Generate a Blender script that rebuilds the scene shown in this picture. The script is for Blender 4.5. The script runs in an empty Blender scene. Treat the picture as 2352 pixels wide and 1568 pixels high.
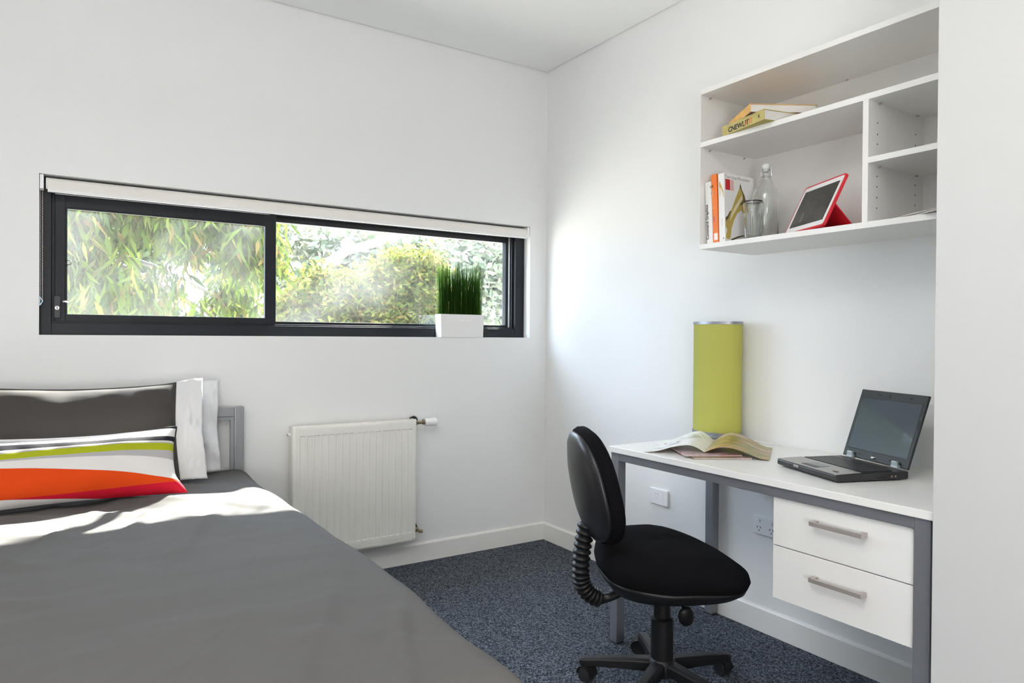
import bpy, bmesh, math, random
import numpy as np
from mathutils import Vector, Matrix, Euler, noise
random.seed(7); rng = np.random.default_rng(7)
C = bpy.context.scene.collection
sc = bpy.context.scene
R = math.radians

# ------------------------------------------------------------------ camera
cam_d = bpy.data.cameras.new('camera'); cam = bpy.data.objects.new('camera', cam_d); C.objects.link(cam)
cam_d.sensor_width = 36; cam_d.lens = 1612.17 * 36 / 2352; cam_d.clip_start = .05; cam_d.clip_end = 200
yaw, pit, rol = R(32.886), R(-.455), R(.422)
F = Vector((math.sin(yaw)*math.cos(pit), math.cos(yaw)*math.cos(pit), math.sin(pit)))
RT = Vector((math.cos(yaw), -math.sin(yaw), 0)); UP = RT.cross(F)
r2 = RT*math.cos(rol) + UP*math.sin(rol); u2 = UP*math.cos(rol) - RT*math.sin(rol)
M = Matrix((r2, u2, -F)).transposed().to_4x4(); M.translation = Vector((-2.3761, -3.3186, 1.1764))
cam.matrix_world = M; sc.camera = cam

# ------------------------------------------------------------------ light
w = bpy.data.worlds.new('sky'); sc.world = w; w.use_nodes = True
bg = w.node_tree.nodes['Background']; bg.inputs[0].default_value = (.68, .80, 1, 1); bg.inputs[1].default_value = 17
sun_d = bpy.data.lights.new('sun', 'SUN'); sun = bpy.data.objects.new('sun', sun_d); C.objects.link(sun)
sun_d.energy = 66; sun_d.angle = R(.8); sun_d.color = (1, .96, .9)
SUN = Vector((.8, 1, 1.05)).normalized()
sun.rotation_euler = SUN.to_track_quat('Z', 'Y').to_euler()
def area(name, loc, aim, sx, sy, power, col=(1, 1, 1)):
    d = bpy.data.lights.new(name, 'AREA'); o = bpy.data.objects.new(name, d); C.objects.link(o)
    d.shape = 'RECTANGLE'; d.size = sx; d.size_y = sy; d.energy = power; d.color = col
    o.location = loc; o.rotation_euler = (Vector(loc) - Vector(aim)).to_track_quat('Z', 'Y').to_euler()
    return o
area('rear_fill', (-3.0, -5.0, .78), (-.9, -1.0, 2.2), .8, .8, 32, (1, .99, .98))  # added fill from behind the camera; no window stands there
area('ceiling_bounce_fill', (-2.6, -3.0, 2.15), (-2.6, -3.0, 3), .7, .7, 42, (1, .985, .97))  # added fill without a fixture, aimed up to bounce off the ceiling
sc.view_settings.view_transform = 'Standard'; sc.view_settings.look = 'None'
sc.view_settings.exposure = 0.36; sc.view_settings.gamma = 1; sc.view_settings.use_curve_mapping = False
sc.cycles.max_bounces = 14; sc.cycles.diffuse_bounces = 7; sc.cycles.transparent_max_bounces = 24
sc.cycles.caustics_reflective = False

# ------------------------------------------------------------------ helpers
def s2l(c):
    return tuple(((x/255)/12.92 if x/255 <= .04045 else ((x/255+.055)/1.055)**2.4) for x in c) + (1,)
def mat(name, col, rough=.5, metal=0, spec=.5, bump=0, bscale=200, var=0, vscale=8, coat=0, trans=0, sheen=0):
    m = bpy.data.materials.new(name); m.use_nodes = True; nt = m.node_tree; p = nt.nodes['Principled BSDF']
    p.inputs['Base Color'].default_value = tuple(col[:3]) + (1,); p.inputs['Roughness'].default_value = rough
    p.inputs['Metallic'].default_value = metal; p.inputs['Specular IOR Level'].default_value = spec
    p.inputs['Coat Weight'].default_value = coat; p.inputs['Transmission Weight'].default_value = trans
    p.inputs['Sheen Weight'].default_value = sheen
    tc = nt.nodes.new('ShaderNodeTexCoord')
    if bump:
        n = nt.nodes.new('ShaderNodeTexNoise'); n.inputs['Scale'].default_value = bscale; n.inputs['Detail'].default_value = 4
        nt.links.new(tc.outputs['Object'], n.inputs['Vector'])
        b = nt.nodes.new('ShaderNodeBump'); b.inputs['Strength'].default_value = bump; b.inputs['Distance'].default_value = .002
        nt.links.new(n.outputs[0], b.inputs['Height']); nt.links.new(b.outputs[0], p.inputs['Normal'])
    if var:
        n = nt.nodes.new('ShaderNodeTexNoise'); n.inputs['Scale'].default_value = vscale; n.inputs['Detail'].default_value = 5
        nt.links.new(tc.outputs['Object'], n.inputs['Vector'])
        r = nt.nodes.new('ShaderNodeValToRGB'); r.color_ramp.elements[0].position = .3; r.color_ramp.elements[1].position = .7
        r.color_ramp.elements[0].color = tuple(max(0, c*(1-var)) for c in col[:3]) + (1,)
        r.color_ramp.elements[1].color = tuple(min(1, c*(1+var)) for c in col[:3]) + (1,)
        nt.links.new(n.outputs[0], r.inputs[0]); nt.links.new(r.outputs[0], p.inputs['Base Color'])
    return m

class MB:
    def __init__(s): s.v = []; s.f = []; s.m = []; s.k = 0
    def add(s, V, Fc):
        b = len(s.v); s.v += [tuple(x) for x in V]; s.f += [tuple(b+i for i in f) for f in Fc]; s.m += [s.k]*len(Fc); return s
    def box(s, x0, y0, z0, x1, y1, z1):
        x0, x1 = sorted((x0, x1)); y0, y1 = sorted((y0, y1)); z0, z1 = sorted((z0, z1))
        V = [(x, y, z) for z in (z0, z1) for y in (y0, y1) for x in (x0, x1)]
        return s.add(V, [(0, 2, 3, 1), (4, 5, 7, 6), (0, 1, 5, 4), (2, 6, 7, 3), (0, 4, 6, 2), (1, 3, 7, 5)])
    def tube(s, pts, r, n=10, cap=True, closed=False):
        pts = [Vector(p) for p in pts]; k = len(pts); rs = r if hasattr(r, '__len__') else [r]*k
        V = []; ref = None
        for i, p in enumerate(pts):
            a = pts[(i-1) % k] if (closed or i > 0) else p; b = pts[(i+1) % k] if (closed or i < k-1) else p
            t = (b-a).normalized()
            if ref is None: ref = Vector((0, 0, 1)) if abs(t.z) < .9 else Vector((1, 0, 0))
            e = (ref - t*ref.dot(t)).normalized(); g = t.cross(e); ref = e
            V += [p + (e*math.cos(2*math.pi*j/n) + g*math.sin(2*math.pi*j/n))*rs[i] for j in range(n)]
        Fc = []
        for i in range(k if closed else k-1):
            a = i*n; b = ((i+1) % k)*n
            Fc += [(a+j, a+(j+1) % n, b+(j+1) % n, b+j) for j in range(n)]
        if cap and not closed: Fc += [tuple(reversed(range(n))), tuple(range((k-1)*n, k*n))]
        return s.add(V, Fc)
    def cyl(s, p0, p1, r, n=24): return s.tube([p0, p1], r, n)
    def lathe(s, prof, c=(0, 0, 0), n=32, sx=1, sy=1, capb=True, capt=True):
        V = [(c[0]+r*sx*math.cos(2*math.pi*j/n), c[1]+r*sy*math.sin(2*math.pi*j/n), c[2]+z) for r, z in prof for j in range(n)]
        k = len(prof); Fc = [(i*n+j, i*n+(j+1) % n, (i+1)*n+(j+1) % n, (i+1)*n+j) for i in range(k-1) for j in range(n)]
        if capb: Fc.append(tuple(reversed(range(n))))
        if capt: Fc.append(tuple(range((k-1)*n, k*n)))
        return s.add(V, Fc)
    def grid(s, fn, nu, nv):
        V = [fn(i/nu, j/nv) for j in range(nv+1) for i in range(nu+1)]
        return s.add(V, [(j*(nu+1)+i, j*(nu+1)+i+1, (j+1)*(nu+1)+i+1, (j+1)*(nu+1)+i) for j in range(nv) for i in range(nu)])
    def prism(s, poly, fn, t0, t1):
        n = len(poly); V = [fn(a, b, t0) for a, b in poly] + [fn(a, b, t1) for a, b in poly]
        return s.add(V, [tuple(reversed(range(n))), tuple(range(n, 2*n))] + [(i, (i+1) % n, n+(i+1) % n, n+i) for i in range(n)])
    def mesh(s, name, mats, smooth=False):
        me = bpy.data.meshes.new(name); me.from_pydata(s.v, [], s.f)
        for m in (mats if isinstance(mats, (list, tuple)) else [mats]): me.materials.append(m)
        if any(s.m): me.polygons.foreach_set('material_index', s.m)
        bm = bmesh.new(); bm.from_mesh(me); bmesh.ops.recalc_face_normals(bm, faces=bm.faces); bm.to_mesh(me); bm.free()
        if smooth: me.polygons.foreach_set('use_smooth', [True]*len(me.polygons))
        return me
    def build(s, name, mats, parent=None, smooth=False, bevel=0, seg=2, angle=None, sub=0, loc=None, rot=None):
        o = bpy.data.objects.new(name, s.mesh(name, mats, smooth or bool(angle))); C.objects.link(o)
        if parent: o.parent = parent
        if loc: o.location = loc
        if rot: o.rotation_euler = rot
        if angle: o.data.set_sharp_from_angle(angle=R(angle))
        if bevel:
            b = o.modifiers.new('bevel', 'BEVEL'); b.width = bevel; b.segments = seg; b.limit_method = 'ANGLE'; b.angle_limit = R(40)
        if sub:
            b = o.modifiers.new('sub', 'SUBSURF'); b.levels = sub; b.render_levels = sub
        return o
def box(name, m, parent, a, b, bevel=0, **k): return MB().box(*a, *b).build(name, m, parent, bevel=bevel, **k)
def tag(o, label=None, cat=None, group=None, kind=None):
    if label: o['label'] = label
    if cat: o['category'] = cat
    if group: o['group'] = group
    if kind: o['kind'] = kind
    return o
def thing(name, label, cat, loc=(0, 0, 0), rotz=0, group=None, kind=None):
    o = bpy.data.objects.new(name, None); C.objects.link(o); o.location = loc; o.rotation_euler = (0, 0, rotz); o.empty_display_size = .05
    return tag(o, label, cat, group, kind)
def text(name, body, size, m, parent, org, ex, ey, extrude=.0003, align='LEFT', bold=0):
    """lettering lying in the plane spanned by ex (reading direction) and ey (letter up)"""
    cu = bpy.data.curves.new(name, 'FONT'); cu.body = body; cu.size = size; cu.extrude = extrude; cu.align_x = align; cu.resolution_u = 2
    cu.offset = bold
    t = bpy.data.objects.new(name+'_curve', cu); C.objects.link(t); bpy.context.view_layer.update()
    me = bpy.data.meshes.new_from_object(t.evaluated_get(bpy.context.evaluated_depsgraph_get()))
    bpy.data.objects.remove(t); bpy.data.curves.remove(cu)
    me.name = name; me.materials.clear(); me.materials.append(m)
    o = bpy.data.objects.new(name, me); C.objects.link(o); o.parent = parent
    ex = Vector(ex).normalized(); ey = Vector(ey).normalized(); ez = ex.cross(ey)
    Mx = Matrix((ex, ey, ez)).transposed().to_4x4(); Mx.translation = Vector(org); o.matrix_local = Mx
    return o
def ss(a, b, x):
    t = min(1, max(0, (x-a)/(b-a))); return t*t*(3-2*t)
def fbm(x, y, z=0, s=1): return noise.noise(Vector((x*s, y*s, z*s)))

# ------------------------------------------------------------------ materials
M_wall = mat('white_paint', (.80, .80, .795), .55, bump=.05, bscale=300)
M_ceil = mat('ceiling_paint', (.88, .88, .87), .7)
M_trim = mat('trim_paint', (.80, .79, .76), .35)
M_white = mat('white_laminate', (.82, .81, .79), .3)
M_white2 = mat('white_plastic', (.84, .84, .84), .3)
M_steel = mat('silver_painted_steel', (.25, .258, .285), .2, metal=.4, spec=.6)
M_head = mat('silver_bed_steel', (.36, .37, .38), .3, metal=.5)
M_alu = mat('charcoal_aluminium', (.014, .016, .020), .38, spec=.25)
M_nickel = mat('brushed_nickel', (.50, .45, .42), .42, metal=.55)
M_chrome = mat('chrome', (.8, .8, .82), .12, metal=1)
M_brass = mat('brass', (.42, .34, .25), .3, metal=1)
M_blackp = mat('black_plastic', (.022, .022, .024), .38)
M_blackf = mat('black_fabric', (.005, .005, .006), .95, spec=.1, bump=.4, bscale=900)
M_rad = mat('radiator_enamel', (.80, .79, .74), .35)
M_blind = mat('blind_fabric', (.80, .77, .73), .8)
M_pot = mat('white_pot_glaze', (.80, .79, .78), .35)
M_dark = mat('dark_hole', (.02, .02, .02), .8)

def carpet():
    m = mat('carpet', (.05, .055, .065), .95, spec=.1); nt = m.node_tree; p = nt.nodes['Principled BSDF']
    tc = nt.nodes.new('ShaderNodeTexCoord')
    v = nt.nodes.new('ShaderNodeTexVoronoi'); v.inputs['Scale'].default_value = 210; nt.links.new(tc.outputs['Object'], v.inputs['Vector'])
    n = nt.nodes.new('ShaderNodeTexNoise'); n.inputs['Scale'].default_value = 120; n.inputs['Detail'].default_value = 5; n.inputs['Roughness'].default_value = .7
    nt.links.new(tc.outputs['Object'], n.inputs['Vector'])
    sep = nt.nodes.new('ShaderNodeSeparateColor'); nt.links.new(v.outputs['Color'], sep.inputs[0])
    mx = nt.nodes.new('ShaderNodeMath'); mx.operation = 'MULTIPLY'; nt.links.new(sep.outputs[0], mx.inputs[0]); nt.links.new(n.outputs[0], mx.inputs[1])
    r = nt.nodes.new('ShaderNodeValToRGB'); e = r.color_ramp.elements
    e[0].position = .05; e[0].color = (.020, .023, .030, 1); e[1].position = .55; e[1].color = (.21, .235, .27, 1)
    q = e.new(.25); q.color = (.075, .085, .105, 1)
    nt.links.new(mx.outputs[0], r.inputs[0]); nt.links.new(r.outputs[0], p.inputs['Base Color'])
    b = nt.nodes.new('ShaderNodeBump'); b.inputs['Strength'].default_value = .9; b.inputs['Distance'].default_value = .004
    nt.links.new(mx.outputs[0], b.inputs['Height']); nt.links.new(b.outputs[0], p.inputs['Normal'])
    return m
M_carpet = carpet()

def pane_mat():
    m = bpy.data.materials.new('window_glass'); m.use_nodes = True; nt = m.node_tree; nt.nodes.clear()
    o = nt.nodes.new('ShaderNodeOutputMaterial'); t = nt.nodes.new('ShaderNodeBsdfTransparent'); g = nt.nodes.new('ShaderNodeBsdfGlossy')
    t.inputs[0].default_value = (.93, .95, .94, 1); g.inputs['Roughness'].default_value = .015; g.inputs[0].default_value = (.9, .93, .95, 1)
    lw = nt.nodes.new('ShaderNodeLayerWeight'); lw.inputs[0].default_value = .5
    pw = nt.nodes.new('ShaderNodeMath'); pw.operation = 'POWER'; pw.inputs[1].default_value = 5; nt.links.new(lw.outputs['Facing'], pw.inputs[0])
    fr = nt.nodes.new('ShaderNodeMath'); fr.operation = 'MULTIPLY_ADD'; fr.inputs[1].default_value = .95; fr.inputs[2].default_value = .045; nt.links.new(pw.outputs[0], fr.inputs[0])
    ms = nt.nodes.new('ShaderNodeMixShader'); nt.links.new(fr.outputs[0], ms.inputs[0]); nt.links.new(t.outputs[0], ms.inputs[1]); nt.links.new(g.outputs[0], ms.inputs[2])
    tr = nt.nodes.new('ShaderNodeBsdfTranslucent'); tr.inputs[0].default_value = (.95, .97, 1, 1)
    tc = nt.nodes.new('ShaderNodeTexCoord'); n = nt.nodes.new('ShaderNodeTexNoise'); n.inputs['Scale'].default_value = 2.6; n.inputs['Detail'].default_value = 5
    nt.links.new(tc.outputs['Object'], n.inputs['Vector'])
    r = nt.nodes.new('ShaderNodeValToRGB'); e = r.color_ramp.elements
    e[0].position = .4; e[0].color = (.003, .003, .003, 1); e[1].position = .85; e[1].color = (.024, .024, .024, 1)
    nt.links.new(n.outputs[0], r.inputs[0])
    m2 = nt.nodes.new('ShaderNodeMixShader'); nt.links.new(r.outputs[0], m2.inputs[0]); nt.links.new(ms.outputs[0], m2.inputs[1]); nt.links.new(tr.outputs[0], m2.inputs[2])
    nt.links.new(m2.outputs[0], o.inputs[0]); return m
M_pane = pane_mat()
M_glass = mat('clear_glass', (.96, .985, .975), .03, trans=1)

def leaf_mat(name, cols, k=.42):
    m = bpy.data.materials.new(name); m.use_nodes = True; nt = m.node_tree; nt.nodes.clear()
    o = nt.nodes.new('ShaderNodeOutputMaterial'); d = nt.nodes.new('ShaderNodeBsdfDiffuse'); t = nt.nodes.new('ShaderNodeBsdfTranslucent')
    g = nt.nodes.new('ShaderNodeNewGeometry'); r = nt.nodes.new('ShaderNodeValToRGB'); e = r.color_ramp.elements
    e[0].position = 0; e[0].color = cols[0] + (1,); e[1].position = 1; e[1].color = cols[-1] + (1,)
    for i, c in enumerate(cols[1:-1]): q = e.new((i+1)/(len(cols)-1)); q.color = c + (1,)
    for q in e: q.color = tuple(c*k for c in q.color[:3]) + (1,)
    nt.links.new(g.outputs['Random Per Island'], r.inputs[0]); nt.links.new(r.outputs[0], d.inputs[0]); nt.links.new(r.outputs[0], t.inputs[0])
    ms = nt.nodes.new('ShaderNodeMixShader'); ms.inputs[0].default_value = .5
    nt.links.new(d.outputs[0], ms.inputs[1]); nt.links.new(t.outputs[0], ms.inputs[2]); nt.links.new(ms.outputs[0], o.inputs[0]); return m
M_leafA = leaf_mat('gum_leaf', [(.04, .08, .015), (.20, .27, .03), (.11, .18, .03), (.31, .36, .05), (.05, .09, .03), (.30, .19, .05)])
M_leafB = leaf_mat('bush_leaf', [(.07, .11, .02), (.27, .30, .04), (.36, .35, .09), (.17, .24, .04), (.34, .22, .07), (.10, .15, .05)])
M_leafC = leaf_mat('hazed_leaf', [(.22, .28, .18), (.36, .40, .24), (.48, .46, .34), (.30, .34, .26)], .7)  # paler leaf colours with the haze put into them
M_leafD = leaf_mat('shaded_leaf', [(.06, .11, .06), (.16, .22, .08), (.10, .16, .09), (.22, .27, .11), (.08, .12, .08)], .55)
M_bark = mat('grey_bark', (.16, .14, .13), .9, var=.3, vscale=12, bump=.6, bscale=60)
M_grass = leaf_mat('grass_blade', [(.03, .085, .015), (.06, .15, .02), (.10, .22, .04), (.045, .11, .02)], .5)

# ------------------------------------------------------------------ setting
def struct(o): o['kind'] = 'structure'; return o
XL, YB, H = -3.45, -5.3, 2.7
WX0, WX1, WZ0, WZ1 = -2.44, -.1115, 1.167, 1.80
struct(box('floor', M_carpet, None, (XL, YB, -.12), (0, 0, 0)))
struct(box('ceiling', M_ceil, None, (XL+.012, YB, H), (-.012, -.012, H+.1)))
mb = MB(); mb.box(XL, 0, -.12, WX0, .17, H+.1); mb.box(WX1, 0, -.12, .2, .17, H+.1)
mb.box(WX0, 0, -.12, WX1, .17, WZ0); mb.box(WX0, 0, WZ1, WX1, .17, H+.1)
struct(mb.build('wall_back', M_wall))
struct(box('wall_right', M_wall, None, (0, YB, -.12), (.2, 0, H+.1)))
struct(box('wall_left', M_wall, None, (XL-.2, YB, -.12), (XL, .17, H+.1)))
struct(box('wall_front', M_wall, None, (XL-.2, YB-.2, -.12), (.2, YB, H+.1)))
struct(box('wall_nib', mat('pale_grey_laminate', (.60, .60, .59), .45), None, (-.603, -3.6, 0), (0, -2.4515, H), bevel=.0015))
def baseboard(name, pts, fn):
    prof = [(0, 0), (.012, 0), (.012, .090), (.008, .096), (.003, .099), (0, .1)]
    mb = MB(); mb.prism(prof, fn, *pts); return struct(mb.build(name, M_trim))
baseboard('baseboard_back', (XL, -.0), lambda a, b, t: (t, -a, b))
baseboard('baseboard_right', (-.0125, -2.4515), lambda a, b, t: (-a, t, b))
# shadow line moulding above the walls
mb = MB(); mb.box(XL, -.012, H+.006, 0, 0, H+.1); mb.box(-.012, -2.4515, H+.006, 0, -.012, H+.1)
struct(mb.build('trim_1', M_trim))

# window
win = struct(thing('window_1', None, None, (0, 0, 0)))
y0, y1 = .060, .16
def wbox(name, a, b, parent=win, m=M_alu, bev=.0012): return box(name, m, parent, a, b, bevel=bev)
wbox('frame_stile', (WX0, y0, WZ0), (-2.4, y1, WZ1)); wbox('frame_stile', (-.171, y0, WZ0), (WX1, y1, WZ1))
wbox('frame_rail', (-2.4, y0, WZ0), (-.171, y1, 1.2155)); wbox('frame_rail', (-2.4, y0, 1.748), (-.171, y1, WZ1))
# inner steps of the outer frame
wbox('track', (-2.4, .070, 1.2155), (-.171, .073, 1.223)); wbox('track', (-2.4, .070, 1.738), (-.171, .073, 1.748))
wbox('track', (-2.4, .108, 1.2155), (-1.53, .111, 1.223), m=M_alu)
wbox('jamb_step', (-2.4, .082, 1.2155), (-2.388, .15, 1.748)); wbox('jamb_step', (-.183, .082, 1.2155), (-.171, .15, 1.748))
# sliding sash (left)
sx0, sx1, sz0, sz1 = -2.388, -1.512, 1.218, 1.738
sash = struct(bpy.data.objects.new('sliding_sash', None)); C.objects.link(sash); sash.parent = win
wbox('sash_stile', (sx0, .078, sz0), (-2.352, .106, sz1), sash); wbox('sash_stile', (-1.562, .078, sz0), (sx1, .106, sz1), sash)
wbox('sash_rail', (-2.352, .078, sz0), (-1.562, .106, 1.252), sash); wbox('sash_rail', (-2.352, .078, 1.688), (-1.562, .106, sz1), sash)
wbox('glazing_bead', (-2.352, .076, 1.252), (-2.345, .09, 1.688), sash); wbox('glazing_bead', (-2.345, .076, 1.681), (-1.562, .09, 1.688), sash)
wbox('pane', (-2.354, .091, 1.250), (-1.560, .0945, 1.690), sash, M_pane, 0)
# fixed light (right)
fx = struct(bpy.data.objects.new('fixed_light', None)); C.objects.link(fx); fx.parent = win
wbox('glazing_bead', (-1.53, .112, 1.2155), (-1.505, .15, 1.748), fx); wbox('glazing_bead', (-.205, .112, 1.2155), (-.183, .15, 1.748), fx)
wbox('glazing_bead', (-1.505, .112, 1.2155), (-.205, .15, 1.237), fx); wbox('glazing_bead', (-1.505, .112, 1.712), (-.205, .15, 1.748), fx)
wbox('pane', (-1.507, .128, 1.235), (-.203, .1315, 1.714), fx, M_pane, 0)
wbox('screen_seal', (-.190, .095, 1.2155), (-.187, .112, 1.748), fx, mat('grey_seal', (.3, .3, .3), .5), 0)
# lock and pull
lk = MB().box(-2.392, .064, 1.235, -2.368, .079, 1.325).build('lock_body', M_blackp, win, bevel=.003)
MB().cyl((-2.380, .066, 1.276), (-2.380, .058, 1.276), .0085, 20).build('lock_cylinder', M_chrome, lk, bevel=.001)
box('keyhole', M_dark, lk, (-2.3812, .0572, 1.271), (-2.3788, .0582, 1.281))
MB().tube([(-2.366, .066, 1.300), (-2.356, .055, 1.303), (-2.343, .052, 1.301)], [.003, .005, .002], 8).build('latch_lever', M_chrome, win, smooth=True)
MB().tube([(-2.352, .078, 1.474), (-2.334, .058, 1.470), (-2.333, .058, 1.455), (-2.352, .078, 1.450)], .0022, 6).build('pull_handle', M_blackp, win, smooth=True)

# outside ground, out of sight; paled to bounce warm light indoors
struct(box('ground', mat('pale_bounce_ground', (.40, .37, .32), .95, var=.2, vscale=3), None, (-40, .171, -.5), (40, 60, -.3)))

# ------------------------------------------------------------------ roller blind
bl = thing('roller_blind', 'white fabric roller blind rolled up at the top of the window recess', 'blind', (-1.27, .03, 1.735))
yb = .003
def L(x, y, z, o=(-1.27, .03, 1.735)): return (x-o[0], y-o[1], z-o[2])
MB().cyl(L(-2.418, .032, 1.769), L(-.128, .032, 1.769), .0225, 32).build('fabric_roll', M_blind, bl, angle=40)
box('fabric_drop', M_blind, bl, L(-2.412, .0088, 1.740), L(-.134, .0098, 1.770))
MB().tube([L(-2.412, .0105, 1.738), L(-.134, .0105, 1.738)], .0065, 12).build('bottom_rail', M_white2, bl, angle=40)
for x in (-2.4385, -.1265): MB().box(*L(x, .004, 1.742), *L(x+.0135, .056, 1.798)).build('bracket', M_white2, bl, bevel=.002)
mb = MB()
for i in range(72):
    z = 1.742 - i*.0062
    for dx in (0, .007):
        mb.lathe([(.0004, -.002), (.0021, 0), (.0004, .002)], L(-2.437+dx+.001, .012, z-(.003 if dx else 0)), 6)
tag(mb.build('bead_chain', mat('chain', (.62, .55, .52), .4), bl, smooth=True), kind='stuff')
M_clear = mat('clear_blue_plastic', (.55, .70, .78), .2)
mb = MB(); mb.box(*L(-2.4385, .004, 1.282), *L(-2.436, .020, 1.318)); mb.tube([L(-2.436, .012, 1.315), L(-2.428, .012, 1.300), L(-2.436, .012, 1.285)], .002, 6)
mb.build('chain_cleat', M_clear, bl)

# ------------------------------------------------------------------ planter
def make_planter():
    o = (-.553, .025, 1.167); t = thing('grass_planter', 'white rectangular pot of upright green grass on the window sill', 'potted plant', o)
    x0, x1, ya, yc, h = -.126, .130, -.031, .032, .1225; fl = .004
    outer = lambda z: (x0-fl*z/h, ya-fl*.4*z/h, x1+fl*z/h, yc+fl*.4*z/h)
    mb = MB(); a = outer(0); b = outer(h); wth = .005
    V = [(a[0], a[1], 0), (a[2], a[1], 0), (a[2], a[3], 0), (a[0], a[3], 0), (b[0], b[1], h), (b[2], b[1], h), (b[2], b[3], h), (b[0], b[3], h),
         (b[0]+wth, b[1]+wth, h), (b[2]-wth, b[1]+wth, h), (b[2]-wth, b[3]-wth, h), (b[0]+wth, b[3]-wth, h),
         (b[0]+wth, b[1]+wth, h-.02), (b[2]-wth, b[1]+wth, h-.02), (b[2]-wth, b[3]-wth, h-.02), (b[0]+wth, b[3]-wth, h-.02)]
    Fc = [(3, 2, 1, 0), (0, 1, 5, 4), (1, 2, 6, 5), (2, 3, 7, 6), (3, 0, 4, 7), (4, 5, 9, 8), (5, 6, 10, 9), (6, 7, 11, 10), (7, 4, 8, 11),
          (8, 9, 13, 12), (9, 10, 14, 13), (10, 11, 15, 14), (11, 8, 12, 15), (12, 13, 14, 15)]
    mb.add(V, Fc); mb.build('pot', M_pot, t, bevel=.0012)
    box('soil', mat('soil', (.03, .02, .015), .9), t, (x0+.004, ya+.004, h-.022), (x1-.004, yc-.004, h-.012))
    mb = MB()
    for i, (dx, g) in enumerate([(-.018, 0), (.0, 1), (.012, 2), (.03, 0), (.052, 2)]):
        if g == 1: mb.prism([(dx, h-.036), (dx+.008, h-.036), (dx+.004, h-.026)], lambda a_, b_, t_: (a_, t_, b_), ya-.0012, ya-.002)
        elif g == 0: mb.box(dx, ya-.0012, h-.035, dx+.007, ya-.002, h-.029)
        else: mb.box(dx, ya-.0012, h-.036, dx+.003, ya-.002, h-.028)
    mb.build('pot_mark', mat('pot_mark_white', (.95, .95, .95), .4), t)
    mb = MB(); n = 760
    for i in range(n):
        px = random.uniform(x0+.006, x1-.006); py = random.uniform(ya+.006, yc-.006)
        clump = .5+.5*math.sin(px*55+1.0)
        hh = random.uniform(.12, .33) if random.random() < .35 else random.uniform(.24, .325)*(.88+.12*clump)
        lx, ly = random.gauss(0, .004)+(px-.0)*.03, random.gauss(0, .003); wd = random.uniform(.0012, .0022); an = random.uniform(0, 3.14)
        cx, cy = math.cos(an)*wd, math.sin(an)*wd; V = []
        for k, (q, ww) in enumerate(((0, 1), (.45, .85), (.8, .5))):
            bx = px+lx*q*q*2; by = py+ly*q; zz = h-.014+hh*q
            V += [(bx-cx*ww, by-cy*ww, zz), (bx+cx*ww, by+cy*ww, zz)]
        V.append((px+lx*2, py+ly, h-.014+hh)); mb.add(V, [(0, 1, 3, 2), (2, 3, 5, 4), (4, 5, 6)])
    me = bpy.data.meshes.new('grass'); me.from_pydata(mb.v, [], mb.f); me.materials.append(M_grass)
    g = bpy.data.objects.new('grass', me); C.objects.link(g); g.parent = t; g['kind'] = 'stuff'
make_planter()

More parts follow.
